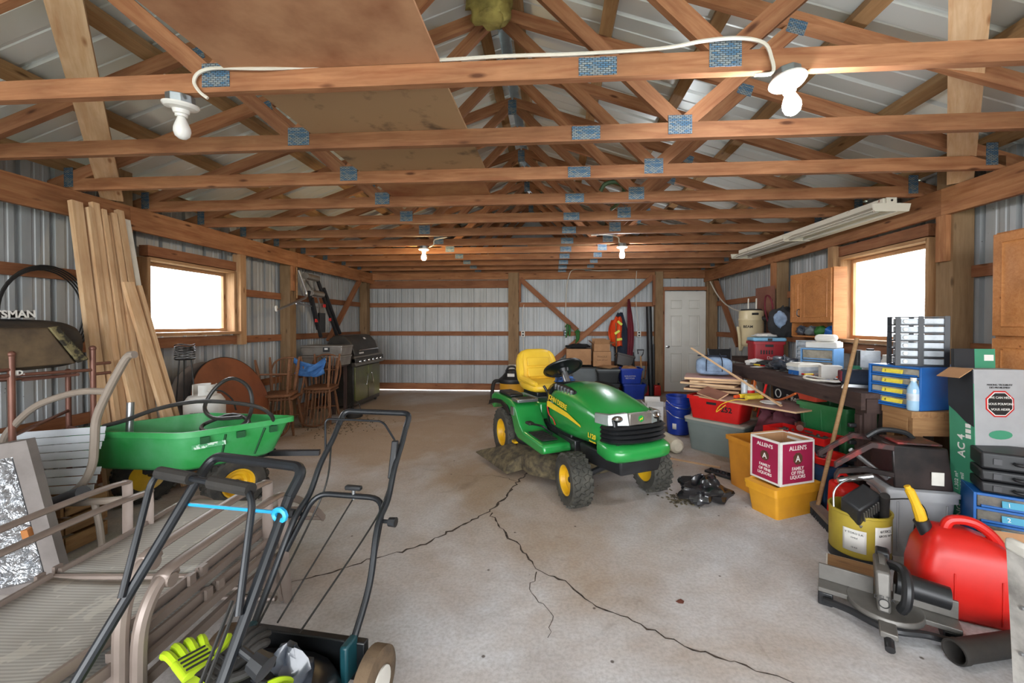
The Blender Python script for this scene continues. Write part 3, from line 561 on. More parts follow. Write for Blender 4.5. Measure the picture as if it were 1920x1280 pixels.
def wheel(nm, par, mw, r, w_, rim_r, tyre='tyre', hub='jd_yellow', lugs=22, n=36):
    # axis along local y, outer face towards -y
    tw = bpy.data.objects.new(nm, None); C.objects.link(tw); tw.parent = par; tw.matrix_local = mw
    rot = Mx.Rotation(R(90), 4, 'X')
    m = MB(); m.lathe([(rim_r, -w_*.42), (rim_r*1.12, -w_*.49), (r*.88, -w_*.5), (r*.965, -w_*.40), (r*.985, -w_*.2), (r*.99, 0), (r*.985, w_*.2), (r*.965, w_*.40), (r*.88, w_*.5), (rim_r*1.12, w_*.49), (rim_r, w_*.42)], n, m=rot); o = m.build('tyre', tyre, tw)
    m = MB()
    for k in range(lugs):
        for row, (z0, off) in enumerate(((-.34, 0), (-.115, .5), (.115, 0), (.34, .5))):
            a = 2*math.pi*(k+off)/lugs; m.box((0, 0, 0), (.02, w_*.19, r*.155), rot @ Mx.Rotation(a, 4, 'Z') @ Mx.Translation((r*(.975 if abs(z0) > .2 else .988), 0, z0*w_)) @ Mx.Rotation(R(90), 4, 'X') @ Mx.Rotation(R(25 if row % 2 else -25), 4, 'X'))
    m.build('tread', tyre, o)
    m = MB(); m.lathe([(0, w_*.10), (.03, w_*.10), (.032, w_*.16), (rim_r*.45, w_*.10), (rim_r*.62, w_*.2), (rim_r*.82, w_*.18), (rim_r*.92, w_*.40), (rim_r*1.04, w_*.44), (rim_r*1.04, w_*.36), (rim_r*.9, w_*.0), (rim_r*.9, -w_*.40), (rim_r*1.03, -w_*.44), (0, -w_*.2)], n, m=rot); m.build('rim', hub, tw)
    m = MB(); m.lathe([(0, 0), (.022, 0), (.022, w_*.22), (.012, w_*.26), (0, w_*.26)], 10, m=rot); m.build('hub_cap', 'black_plastic', tw)
    return tw
for x, y, rz in ((-2.36, 2.93, 20), (-3.17, 3.02, 200)): wheel('wheel', t, at(x, y, .2, rz=rz+35), .2, .16, .105, lugs=20)
MB().cyl((-2.4, 2.95, .2), (-3.15, 3.02, .2), .015).build('axle', 'dark_steel', t); board('frame_bar', (-2.75, 2.7, .33), (-2.35, 3.35, .30), .05, .05, 'black_plastic', t); board('frame_bar', (-2.9, 2.75, .33), (-2.7, 3.2, .33), .05, .05, 'black_plastic', t)
board('tow_bar', (-2.35, 3.3, .3), (-1.98, 3.4, .28), .05, .04, 'dark_steel', t); board('support', (-2.45, 2.98, .2), (-2.5, 2.95, .37), .06, .04, 'black_plastic', t); board('support', (-3.0, 3.0, .2), (-2.95, 2.95, .37), .06, .04, 'black_plastic', t)
P('hose_dark', '2b2a29', .4, c2='4a4845')
h = [(-3.05, 2.62, .68), (-2.9, 2.62, .72), (-2.72, 2.68, .79), (-2.5, 2.75, .83), (-2.28, 2.82, .81), (-2.14, 2.9, .76), (-2.1, 2.98, .66), (-2.2, 3.0, .55), (-2.45, 2.95, .5), (-2.65, 2.88, .5), (-2.6, 2.75, .54), (-2.35, 2.8, .58), (-2.25, 2.93, .64), (-2.45, 3.02, .68), (-2.62, 2.95, .62), (-2.5, 2.83, .6), (-2.3, 2.9, .62), (-2.3, 3.02, .72), (-2.35, 3.06, .88), (-2.5, 3.08, .95), (-2.62, 3.06, .88), (-2.66, 3.0, .74), (-2.5, 2.9, .68), (-2.25, 2.85, .7)]
cable(h, .014, 'black garden hose coiled loosely inside the green cart', 'hose_dark', 'garden_hose', 'hose', 8)
o = MB().cyl((-2.98, 2.72, .48), (-2.985, 2.74, .82), .022, n=14).build('grey_pipe', 'steel'); tag(o, 'short grey pipe standing in the green cart', 'pipe')

# ------------------------------------------------------------------ propane tank, round table, wire stand
t = thing('wood_box', 'rough wooden box under the white gas cylinder behind the green cart', 'box', (-3.12, 3.52, 0))
MB().box((0, 0, .2), (.34, .3, .4)).build('body', 'oldw', t, bev=.004)
for s_ in (-1, 1): board('cleat', (-.17, s_*.155, .33), (.17, s_*.155, .33), .012, .06, 'pale', t)
t = thing('propane_tank', 'white propane gas cylinder with collar behind the green cart', 'gas cylinder', (-3.12, 3.52, .4)); P('tank_white', 'd8d6d0', .4, c2='b0aaa0', amt=.4)
m = MB(); m.lathe([(0, .02), (.11, .02), (.14, .05), (.153, .09), (.155, .25), (.15, .29), (.12, .335), (.06, .355), (0, .36)], 28); m.build('body', 'tank_white', t)
m = MB(); m.lathe([(.105, 0), (.108, .03), (.1, .03), (.1, 0)], 24); m.build('foot_ring', 'tank_white', t)
m = MB()
for a0 in (100, 280):
    rg = []
    for k in range(11):
        a = R(a0+k*14); rg.append([(.085*math.cos(a), .085*math.sin(a), .34), (.09*math.cos(a), .09*math.sin(a), .34), (.09*math.cos(a), .09*math.sin(a), .435), (.085*math.cos(a), .085*math.sin(a), .435)])
    m.loft(rg)
m.build('collar', 'tank_white', t); m = MB(); m.cyl((0, 0, .35), (0, 0, .41), .018); m.cyl((0, 0, .39), (.09, -.05, .39), .014); m.build('valve', 'steel', t); m = MB(); m.cyl((.09, -.05, .39), (.15, -.07, .395), .02, n=12); m.build('regulator', 'white_paint', t)
MB().tube(catmull([(.15, -.07, .395), (.21, -.05, .38), (.26, 0, .30), (.27, .03, .2)]), .007, 6).build('gas_hose', 'black_rubber', t)
text('PROPANE', .025, 'letter_black', t, face((.06, -.1465, .2), (.92, .38, 0)))
t = thing('round_tabletop', 'round brown tabletop leaning on edge against the left wall', 'table top', (-3.32, 4.30, 0)); t.rotation_euler = (0, R(-17), R(0))
m = MB(); m.lathe([(0, -.014), (.52, -.014), (.525, -.008), (.525, .008), (.52, .014), (0, .014)], 48, m=Mx.Translation((0, 0, .53)) @ Mx.Rotation(R(90), 4, 'Y')); m.build('top', 'oldtable', t)
m = MB(); m.lathe([(.5255, -.012), (.529, -.012), (.529, .012), (.5255, .012)], 48, m=Mx.Translation((0, 0, .53)) @ Mx.Rotation(R(90), 4, 'Y')); m.build('edge_band', 'black_rubber', t)
o = MB().lathe([(0, 0), (.49, 0), (.49, .02), (0, .02)], 40, m=Mx.Rotation(R(90), 4, 'Y')).build('grey_disc', 'grey_wood'); o.location = (-3.60, 4.17, .50); o.rotation_euler = (0, R(-17), R(0)); tag(o, 'grey weathered round board behind the brown round tabletop', 'table top')
t = thing('wire_stand', 'thin black wire plant stand with coiled top beside the leaning lumber', 'plant stand', (-3.40, 3.62, 0))
for i in range(7): MB().tube([(.075*math.cos(a), .075*math.sin(a), 1.07+i*.019+.006*math.sin(3*a+i)) for a in [2*math.pi*k/20 for k in range(20)]], .004, 6, closed=True).build('coil', 'wire_black', t)
MB().lathe([(0, 1.04), (.07, 1.045), (.085, 1.06), (.07, 1.06), (0, 1.05)], 20).build('dish', 'wire_black', t)
for a in (20, 140, 260): MB().cyl((.05*math.cos(R(a)), .05*math.sin(R(a)), 1.045), (.13*math.cos(R(a)), .13*math.sin(R(a)), 0), .006, n=6).build('leg', 'wire_black', t)

# ------------------------------------------------------------------ dining chairs stacked in pairs
def chair(lab, loc, rz, inverted):
    t = thing('dining_chair', lab, 'chair', loc, 0, 'brown spindle-back chairs')
    t.rotation_euler = (R(180) if inverted else 0, 0, R(rz))
    z0 = 0 if inverted else .43
    m = MB(); pr = [(-.2, -.19), (.2, -.17), (.225, 0), (.2, .17), (-.2, .19), (-.22, 0)]; m.loft([[(x*f, y*f, z0+z) for x, y in pr] for f, z in ((.9, 0), (1, .01), (1, .03), (.93, .04))]); m.build('seat', 'chair', t, bev=.008)
    for sx, sy in ((.15, .13), (.15, -.13), (-.15, .14), (-.15, -.14)):
        a = V((sx, sy, z0)); b = V((sx*1.45, sy*1.35, z0-.43)); m = MB(); m.tube([a, a.lerp(b, .3), a.lerp(b, .45), a.lerp(b, .5), a.lerp(b, .75), b], [.014, .021, .017, .02, .018, .012], 10); m.build('leg', 'chair', t)
    MB().cyl((.19, .16, z0-.2), (.19, -.16, z0-.2), .010).build('stretcher', 'chair', t); MB().cyl((-.19, .16, z0-.25), (-.19, -.16, z0-.25), .010).build('stretcher', 'chair', t); MB().cyl((.185, 0, z0-.2), (-.19, 0, z0-.25), .010).build('stretcher', 'chair', t)
    hoop = [(-.19, -.17, z0+.03), (-.25, -.2, z0+.25), (-.29, -.17, z0+.42), (-.31, -.07, z0+.49), (-.31, .07, z0+.49), (-.29, .17, z0+.42), (-.25, .2, z0+.25), (-.19, .17, z0+.03)]
    MB().tube(catmull(hoop, 6), .012, 8).build('hoop', 'chair', t)
    for k in range(-3, 4):
        MB().cyl((-.19, k*.042, z0+.03), (-.305+.004*k*k*.3, k*.046, z0+.485-.011*abs(k)), .007, n=8).build('spindle', 'chair', t)
    return t
chair('upright wooden spindle-back chair under the upturned chair nearest the cart', (-3.42, 5.03, 0), -70, False)
chair('upturned wooden chair with legs in the air nearest the green cart', (-3.44, 5.00, .515), 107, True)
chair('upright wooden spindle-back chair under the chair draped in blue cloth', (-3.26, 5.64, 0), -75, False)
chair('upturned wooden chair with blue cloth on its legs beside the grill', (-3.23, 5.60, .515), 100, True)
P('blue_cloth', '3f6fa8', .8, c2='244a78', sc_=14, amt=.7)
m = MB(); r_ = random.Random(8)
def drape(u, v):
    x = -.22+u*.44; sag = .09*math.sin(math.pi*u); z = .93-sag*(1-.2*v)-v*.20+.015*math.sin(18*v+6*u); return (-3.24+x*.85, 5.56-.22-.03*math.sin(9*u+7*v)+x*.15, z)
m.grid(drape, 18, 14); tag(m.build('blue_tarp', 'blue_cloth', solid=.004, ang=60), 'blue crumpled tarp draped over upturned chair legs by the grill', 'tarp')
# side table with aluminium boxes
t = thing('side_table', 'small dark table behind the chairs carrying two metal boxes', 'table', (-3.46, 6.13, 0)); MB().box((0, 0, .74), (.5, .42, .03)).build('top', 'dark', t, bev=.004)
for sx in (-1, 1):
    for sy in (-1, 1): board('leg', (sx*.21, sy*.17, 0), (sx*.21, sy*.17, .725), .04, .04, 'dark', t, up=(0, 1, 0))
P('brushed_alu', 'a5a099', .38, metal=.7, c2='746c62')
for i in range(2):
    t = thing('metal_case', 'brushed metal case %s stack behind the chairs' % ('at the bottom of the' if i == 0 else 'with lid on top of the'), 'case', (-3.46+.02*i, 6.13, .756+i*.152), 0, 'metal cases')
    m = MB(); m.hexa([(-.3, -.16, 0), (.3, -.16, 0), (.3, .16, 0), (-.3, .16, 0)], [(-.315, -.17, .12), (.315, -.17, .12), (.315, .17, .12), (-.315, .17, .12)]); m.build('body', 'brushed_alu', t, bev=.006)
    MB().box((0, 0, .134), (.645, .352, .03)).build('lid', 'brushed_alu', t, bev=.006); MB().box((.08, -.176, .09), (.10, .006, .07)).build('latch', 'black_plastic', t); MB().box((.08, -.1795, .10), (.05, .002, .025)).build('label', 'letter_white', t)
# ------------------------------------------------------------------ gas grill
t = thing('gas_grill', 'black and steel gas grill with hood in the back left corner', 'grill', (-3.42, 6.95, 0)); P('grill_black', '33302c', .4, metal=.4, c2='4f4a42'); P('grill_door', '6a6452', .3, metal=.7, c2='7f8a3a', sc_=2, amt=.7); P('grill_steel', '7d756a', .3, metal=.8)
MB().box((0, 0, .40), (.46, 1.0, .70)).build('cabinet', 'grill_black', t, bev=.008)
MB().box((.02, 0, .79), (.54, 1.08, .08)).build('shelf', 'grill_black', t, bev=.01)
m = MB(); m.hexa([(.22, -.54, .70), (.29, -.54, .70), (.29, .54, .70), (.22, .54, .70)], [(.22, -.54, .86), (.26, -.54, .86), (.26, .54, .86), (.22, .54, .86)]); cp = m.build('control_panel', 'grill_steel', t, bev=.004)
for k in range(6): MB().lathe([(0, 0), (.026, 0), (.024, .03), (.02, .035), (0, .035)], 14, m=Mx.Translation((.276, -.40+k*.16, .765)) @ Mx.Rotation(R(76), 4, 'Y')).build('knob', 'chrome', cp)
for k in range(2):
    dd = MB().box((.237, -.24+k*.48, .40), (.02, .46, .56)).build('door', 'grill_door', t, bev=.004); s_ = 1 if k == 0 else -1
    MB().tube(fillet([(.248, -.24+k*.48+s_*.17, .54), (.28, -.24+k*.48+s_*.17, .54), (.28, -.24+k*.48+s_*.12, .36), (.248, -.24+k*.48+s_*.12, .36)], .02), .008, 8).build('handle', 'chrome', dd)
lid = MB(); prf = [(-.24, .84), (-.24, 1.02), (-.19, 1.14), (-.08, 1.20), (.06, 1.19), (.17, 1.08), (.235, .90), (.235, .84)]; lid.prism(prf, -.46, .46, m=Mx((V((1, 0, 0)), V((0, 0, 1)), V((0, -1, 0)))).transposed().to_4x4()); ld = lid.build('hood', 'grill_black', t, bev=.012)
MB().tube(fillet([(.19, -.34, .93), (.28, -.34, .95), (.28, .34, .95), (.19, .34, .93)], .03), .011, 8).build('hood_handle', 'chrome', ld)
MB().box((0, 0, 0), (.16, .09, .004)).build('badge', 'letter_white', ld, mw=face((.132, .10, 1.13), (0, 1, 0), (-.6, 0, .7)) @ Mx.Translation((0, 0, .004)) @ Mx.Scale(.45, 4))
MB().box((.242, -.24, .90), (.004, .16, .025)).build('badge', 'letter_white', ld)
for z in (.2, .23, .26, .29, .5, .53, .56): MB().box((0, -.501, z), (.2, .004, .012)).build('vent', 'black_plastic', t)
for sx in (-.18, .18):
    for sy in (-.44, .44): MB().lathe([(0, -.015), (.025, -.015), (.025, .015), (0, .015)], 12, m=Mx.Translation((sx, sy, .026)) @ Mx.Rotation(R(90), 4, 'Y')).build('caster', 'black_rubber', t)
t = thing('camp_burner', 'small round black pan with wire handle on the floor beside the grill', 'pan', (-2.93, 5.95, 0)); MB().lathe([(0, 0), (.10, 0), (.115, .01), (.12, .07), (.11, .085), (.04, .09), (0, .1)], 24).build('body', 'black_rubber', t); MB().tube(catmull([(-.1, 0, .08), (-.07, 0, .2), (.0, 0, .24), (.07, 0, .2), (.1, 0, .08)]), .005, 6).build('handle', 'wire_black', t)
o = MB().hexa([(-.09, -.06, 0), (.09, -.06, 0), (.09, .06, 0), (-.09, .06, 0)], [(-.085, -.055, .1), (.09, -.06, .09), (.085, .055, .1), (-.085, .05, .095)]).build('concrete_block', 'grey_wood', bev=.006); o.location = (-3.02, 5.62, 0); tag(o, 'small grey concrete block on the floor in front of the chairs', 'block')
# ------------------------------------------------------------------ bike carrier hung on the left wall post
t = thing('bike_carrier', 'black and silver bike carrier hung on the second left wall post', 'bike rack', (-3.60, 5.85, 0))
for a, b in (((.04, .22, 2.06), (-.02, .90, 1.18)), ((.06, .36, 1.93), (0, .96, 1.22)), ((.10, -.02, 1.75), (.02, .34, 1.18)), ((.04, .0, 1.86), (.0, .30, 1.30))): MB().tube([a, b], .027, 10).build('arm', 'black_plastic', t)
MB().tube(fillet([(.06, -.28, 2.13), (.10, -.12, 1.77), (.12, -.83, 1.55)], .09, 8), .016, 10).build('tube', 'steel', t); MB().tube([(.12, -.83, 1.55), (.06, -.75, 1.6)], .018, 8).build('tube_end', 'white_paint', t); MB().tube([(.1, -.4, 1.66), (.04, .24, 1.63)], .012, 8).build('tube', 'steel', t)
for y, z in ((.03, 2.07), (.16, 1.84)): MB().tube([(.06, y-.15, z), (.06, y+.15, z-.01)], .052, 12, flat=(1.0, .9)).build('clamp', 'brushed_alu', t)
MB().tube([(.05, -.07, 2.0), (.06, .1, 1.86)], .012, 8).build('strut', 'steel', t); MB().tube([(.04, .12, 2.0), (.05, .3, 1.6)], .012, 8).build('strut', 'steel', t); MB().box((.03, .35, 1.40), (.03, .16, .30)).build('plate', 'black_plastic', t, mw=at(0, 0, 0)); MB().box((.04, .33, 1.62), (.03, .12, .14)).build('plate', 'brushed_alu', t)
P('red_plastic', 'c0201c', .4)
for y, z in ((.14, 1.43), (.52, 1.45), (.36, 1.66)): MB().box((.07, y, z), (.012, .07, .05)).build('reflector', 'red_plastic', t, bev=.004)
o = MB().cyl((0, 0, 0), (0, 0, .45), .012).build('hook_strap', 'oldw'); o.location = (XL+.02, 5.8, 1.75); tag(o, 'short wooden peg on the second left wall post', 'peg')

# ------------------------------------------------------------------ lawn tractor
P('jd_green', '1f8a3c', .3, c2='2d9b4b', coat=.5, sc_=2, amt=.6); P('jd_seat', 'f0c63a', .4, c2='d9aa2a', amt=.4); P('grassy', '3f372b', .95, c2='75694c', sc_=14, amt=.9, bump=.8, bsc=60); P('lens', '8f9492', .15, c2='5f6462', coat=1); P('trim_black', '1a1c1e', .35); P('decal_yellow', 'f2cf33', .4)
P('tyre_clean', '35342f', .8, c2='5d5a50', sc_=10, bump=.4)
t = thing('lawn_tractor', 'green riding lawn tractor with yellow seat in the middle of the floor', 'lawn tractor', (-.118, 4.50, 0), -62.6)
WB = 1.32
for y, rz in ((-.37, 0), (.37, 180)): wheel('rear_wheel', t, at(0, y, .25, rz=rz), .25, .22, .135, 'tyre_clean', lugs=26)
for y, rz in ((-.37, -6), (.37, 174)): wheel('front_wheel', t, at(WB, y, .195, rz=rz), .195, .165, .11, 'tyre_clean', lugs=24)
XZ = lambda y0: Mx((V((1, 0, 0)), V((0, 0, 1)), V((0, -1, 0)))).transposed().to_4x4()
fp = [(-.36, .50), (-.33, .60), (-.24, .635), (.22, .625), (.36, .58), (.47, .44), (.55, .385), (.97, .365), (.99, .30), (.92, .275), (.42, .285), (.34, .33), (.28, .44), (.18, .53), (.0, .565), (-.18, .53), (-.28, .45)]
for s_ in (-1, 1):
    m = MB(); m.prism(fp, .19 if s_ < 0 else -.46, .46 if s_ < 0 else -.19, m=XZ(0)); f_ = m.build('fender', 'jd_green', t, bev=.022, seg=3)
    MB().box((-.02, s_*.35, .645), (.34, .15, .04)).build('tray', 'trim_black', f_, bev=.018); MB().box((.74, s_*.35, .381), (.30, .15, .012)).build('tread_mat', 'black_rubber', f_, bev=.004)
    for k in range(9): MB().box((.62+k*.03, s_*.35, .389), (.012, .13, .006)).build('tread_rib', 'black_rubber', f_)
    m = MB(); m.prism([(-.40, .47), (-.36, .53), (-.22, .57), (.0, .59), (.18, .56), (.26, .50), (.24, .47), (.0, .55), (-.22, .52)], .44 if s_ < 0 else -.475, .475 if s_ < 0 else -.44, m=XZ(0)); m.build('arch_trim', 'trim_black', f_, bev=.004)
MB().box((.04, 0, .45), (.68, .40, .30)).build('body', 'jd_green', t, bev=.02); MB().box((.5, 0, .36), (.9, .36, .16)).build('chassis', 'black_plastic', t, bev=.01)
MB().box((.30, -.465, .53), (.07, .006, .08)).build('data_plate', 'steel', t); MB().box((.30, -.33, .63), (.16, .22, .03)).build('shift_plate', 'steel', t, bev=.004)
for k in range(4): MB().box((.24+k*.04, -.33, .646), (.008, .16, .006)).build('shift_slot', 'black_plastic', t)
# seat
st = MB().box((.10, 0, .66), (.34, .36, .05)).build('seat_base', 'trim_black', t, bev=.01)
def bolster(pts, hw, mt, nm, par, tilt=0):     # cushion from a side profile, softened
    m = MB(); m.prism(pts, -hw, hw, m=XZ(0)); o = m.build(nm, mt, par, bev=.06, seg=5, ang=60); return o
def serring(c, ax, ay, u, w_, n=26, e=.55): return [V(c)+V(u)*(ax*math.copysign(abs(math.cos(a))**e, math.cos(a)))+V(w_)*(ay*math.copysign(abs(math.sin(a))**e, math.sin(a))) for a in [2*math.pi*k/n for k in range(n)]]
m = MB(); m.loft([serring((x, 0, z), b_, h_, (0, 1, 0), (0, 0, 1)) for x, z, b_, h_ in ((-.15, .735, .17, .03), (-.10, .73, .215, .05), (0, .725, .232, .055), (.15, .725, .236, .055), (.26, .728, .225, .05), (.31, .73, .19, .038), (.335, .73, .12, .02))]); m.build('seat_cushion', 'jd_seat', t, ang=70)
m = MB(); m.loft([serring((x, 0, z), b_, h_, (0, 1, 0), (1, 0, .2)) for x, z, b_, h_ in ((-.12, .72, .20, .05), (-.125, .78, .225, .065), (-.14, .88, .235, .065), (-.16, .98, .228, .06), (-.175, 1.04, .205, .052), (-.185, 1.075, .165, .04), (-.19, 1.095, .10, .02))]); m.build('backrest', 'jd_seat', t, ang=70)
for s_ in (-1, 1): m = MB(); m.tube(catmull([(.30, s_*.205, .77), (.12, s_*.215, .785), (-.03, s_*.215, .80), (-.08, s_*.205, .88), (-.13, s_*.19, 1.0), (-.17, s_*.15, 1.06)], 5), [.02]+[.032]*24+[.022], 10); m.build('seat_bolster', 'jd_seat', t)
for z0, z1, x in ((.80, .90, -.067), (.915, 1.01, -.095)): MB().box((0, 0, 0), (.27, z1-z0, .02)).build('seat_panel', 'jd_seat', t, mw=face((x+.004, 0, (z0+z1)/2), (0, -1, 0), (-.25, 0, 1)), bev=.009, seg=3)
# hood
def hring(x, w_, top, bot, n=24, e=.42):
    out = []; cz = (top+bot)/2; hz = (top-bot)/2
    for k in range(n):
        a = 2*math.pi*k/n; c, s_ = math.cos(a), math.sin(a); out.append((x, w_*math.copysign(abs(c)**e, c), cz+hz*math.copysign(abs(s_)**e, s_)))
    return out
def hring2(x, w_, top, sh_, bot):      # crowned hood section
    h = [(w_, bot), (w_*1.03, (bot+sh_)/2), (w_*.99, sh_-.03), (w_*.93, sh_+.02), (w_*.72, top-.035), (w_*.4, top-.008), (0, top)]
    return [(x, y, z) for y, z in h]+[(x, -y, z) for y, z in h[-2::-1]]
m = MB(); m.loft([hring2(.64, .245, .80, .70, .40), hring2(.70, .265, .845, .74, .39), hring2(.9, .275, .875, .755, .39), hring2(1.12, .275, .86, .745, .40), hring2(1.34, .27, .81, .715, .42), hring2(1.50, .258, .755, .69, .44), hring2(1.585, .235, .705, .675, .46)]); hood = m.build('hood', 'jd_green', t, ang=70, sub=1)
m = MB(); m.loft([hring(1.47, .262, .535, .40, e=.35), hring(1.58, .27, .53, .385, e=.4), hring(1.66, .26, .515, .39, e=.5), hring(1.70, .22, .50, .41, e=.6), hring(1.715, .12, .485, .43, e=.7)]); m.build('bumper', 'jd_green', t, ang=70)
MB().hexa([(1.50, -.235, .49), (1.645, -.20, .49), (1.645, .20, .49), (1.50, .235, .49)], [(1.50, -.235, .70), (1.60, -.21, .70), (1.60, .21, .70), (1.50, .235, .70)]).build('nose', 'trim_black', t, bev=.01)
for k in range(4):
    z = .535+k*.031; m = MB(); m.tube(catmull([(1.53, -.262, z), (1.62, -.225, z), (1.668-k*.008, -.11, z), (1.678-k*.008, 0, z), (1.668-k*.008, .11, z), (1.62, .225, z), (1.53, .262, z)], 4), .0125, 4, flat=(1.6, 1.25)); m.build('grille_slat', 'trim_black', t)
for s_ in (-1, 1):
    m = MB(); m.loft([[(1.46, s_*.274, .648), (1.45, s_*.268, .715), (1.43, s_*.25, .72), (1.43, s_*.25, .648)], [(1.585, s_*.243, .646), (1.57, s_*.236, .722), (1.55, s_*.2, .724), (1.56, s_*.2, .646)], [(1.645, s_*.10, .646), (1.62, s_*.10, .735), (1.59, s_*.1, .735), (1.59, s_*.1, .646)]]); m.build('headlight', 'lens', t, bev=.004)
    MB().ball((1.59, s_*.165, .69), (.035, .05, .028), 12, 6).build('lamp_reflector', 'chrome', t)
bd = MB().box((1.628, 0, .690), (.034, .20, .086)).build('badge_panel', 'brushed_alu', t, bev=.006)
MB().lathe([(0, 0), (.026, 0), (.026, .004), (0, .004)], 6, m=Mx.Translation((1.6455, 0, .692)) @ Mx.Rotation(R(90), 4, 'Y')).build('emblem', 'jd_green', t)
deer = [(-.9, -.1), (-.6, .15), (-.2, .2), (.15, .25), (.4, .55), (.35, .9), (.5, .65), (.75, .85), (.6, .55), (.9, .4), (.6, .3), (.45, .0), (.8, -.35), (.65, -.4), (.25, -.15), (-.2, -.15), (-.45, -.3), (-.8, -.75), (-.9, -.7), (-.65, -.3)]
MB().prism([(x*.017, y*.017) for x, y in deer], 0, .001, m=face((1.6500, 0, .69), (0, 1, 0))).build('emblem_deer', 'decal_yellow', t)
m = MB(); m.prism([(-.27, .035), (-.24, .045), (.1, .002), (.30, -.055), (.31, -.07), (.10, -.038), (-.27, -.008)], 0, .0015, m=face((.98, -.289, .645), (1, 0, 0))); m.build('stripe', 'decal_yellow', t)
text('JOHN DEERE', .062, 'decal_yellow', t, face((.90, -.2885, .705), (1, 0, -.14)), bold=.0012, sx=.95); text('L120', .05, 'decal_yellow', t, face((1.42, -.2735, .535), (1, 0.06, -.02)), bold=.001); text('Automatic', .02, 'decal_yellow', t, face((1.43, -.2735, .498), (1, 0.06, -.02)))
vt = MB(); vt.tube(catmull([(.70, -.215, .80), (.82, -.215, .815), (.98, -.212, .81), (1.10, -.21, .785)], 5), [.01]+[.032]*14+[.006], 8, flat=(.55, 1)); v_ = vt.build('hood_vent', 'trim_black', t)
for k in range(6): MB().box((.76+k*.055, -.228, .818-.004*k), (.012, .02, .045)).build('vent_fin', 'steel', v_)
vt = MB(); vt.tube(catmull([(.70, .215, .80), (.82, .215, .815), (.98, .212, .81), (1.10, .21, .785)], 5), [.01]+[.032]*14+[.006], 8, flat=(.55, 1)); vt.build('hood_vent', 'trim_black', t)
m = MB(); m.loft([hring(.50, .17, .74, .40, e=.5), hring(.58, .23, .83, .40, e=.5), hring(.66, .255, .835, .39, e=.5)]); m.build('dash', 'trim_black', t, ang=60)
MB().cyl((.58, 0, .80), (.50, 0, .915), .03).build('steering_column', 'steel', t)
sw = Mx.Translation((.48, 0, .945)) @ Mx.Rotation(R(-32), 4, 'Y')
m = MB(); m.tube([(.185*math.cos(a), .185*math.sin(a), 0) for a in [2*math.pi*k/32 for k in range(32)]], .014, 8, closed=True, m=sw); s1 = m.build('steering_wheel', 'trim_black', t)
m = MB(); m.lathe([(0, -.05), (.05, -.05), (.06, -.02), (.15, -.01), (.175, .0), (.15, .004), (.06, -.005), (0, 0)], 20, m=sw); m.build('steering_hub', 'trim_black', s1)
MB().cyl((.56, -.2, .72), (.52, -.23, .79), .012).build('lever', 'trim_black', t); MB().tube(catmull([(.8, -.28, .40), (.78, -.36, .47), (.72, -.40, .48), (.66, -.42, .475)]), .009, 8).build('pedal_arm', 'trim_black', t); MB().box((.62, -.42, .475), (.09, .06, .025)).build('pedal', 'black_rubber', t, bev=.01)
MB().tube(catmull([(.70, -.285, .64), (.75, -.29, .57), (.82, -.285, .54), (.86, -.285, .50)]), .005, 6).build('red_lead', 'red_plastic', t)
# underside
MB().hexa([(1.15, -.2, .27), (1.64, -.17, .29), (1.64, .17, .29), (1.15, .2, .27)], [(1.15, -.22, .42), (1.66, -.19, .41), (1.66, .19, .41), (1.15, .22, .42)]).build('front_frame', 'black_plastic', t, bev=.015)
MB().tube([(WB, -.30, .20), (WB, -.1, .25), (WB, .1, .25), (WB, .30, .20)], .025, 8).build('front_axle', 'black_plastic', t); MB().tube([(0, -.28, .25), (0, .28, .25)], .04, 10).build('rear_axle', 'black_plastic', t)
MB().box((.9, -.15, .33), (.3, .10, .14)).build('engine_side', 'dark_steel', t, bev=.01); MB().tube([(1.15, -.2, .3), (1.3, -.28, .24)], .012, 8).build('tie_rod', 'steel', t)
m = MB(); dp = [(.30, -.44), (.42, -.50), (.78, -.50), (.98, -.36), (1.02, 0), (.98, .36), (.78, .50), (.42, .50), (.30, .36)]
m.loft([[(.64+(x-.64)*f, y*f, z) for x, y in dp] for f, z in ((1, .07), (1.0, .17), (.93, .215), (.6, .235))]); m.build('mower_deck', 'grassy', t, ang=50)
m = MB(); m.loft([[(.62, -.46, .06), (.62, -.46, .20), (.30, -.44, .215), (.24, -.44, .07)], [(.62, -.56, .045), (.60, -.54, .165), (.2, -.58, .17), (.10, -.6, .06)], [(.60, -.64, .03), (.58, -.62, .10), (.02, -.70, .10), (-.06, -.74, .06)]]); m.build('discharge_chute', 'grassy', t, bev=.008)
MB().ball((.36, -.36, .27), (.13, .09, .06), 14, 8).build('belt_cover', 'black_plastic', t)
m = MB(); m.lathe([(0, 0), (.06, 0), (.06, .03), (0, .03)], 14, m=at(.22, -.46, .10, rx=90)); m.build('gauge_wheel', 'black_rubber', t); MB().box((.24, -.40, .22), (.16, .1, .02)).build('deck_bracket', 'jd_yellow', t)
P('rag_blue', '4470b8', .85, c2='16233f', sc_=30, amt=.9, lo=.45, hi=.55)
def blob(c, r, seed, amp=.25, n=18, k=10, floor=None):
    rr_ = random.Random(seed); m = MB(); ph = [rr_.uniform(0, 6.28) for _ in range(9)]
    def f(u, v):
        d = 1+amp*(.5*math.sin(3*u+ph[0]+2*v)+.35*math.sin(5*u+ph[1]-3*v)+.3*math.sin(7*v+ph[2]+u)+.25*math.sin(9*u+4*v+ph[3])); z = -math.cos(v)*r[2]*d
        return (c[0]+r[0]*d*math.sin(v)*math.cos(u), c[1]+r[1]*d*math.sin(v)*math.sin(u), max(c[2]+z, floor) if floor is not None else c[2]+z)
    m.loft([[f(2*math.pi*j/n, math.pi*i/k) for j in range(n)] for i in range(k+1)], caps=False); return m
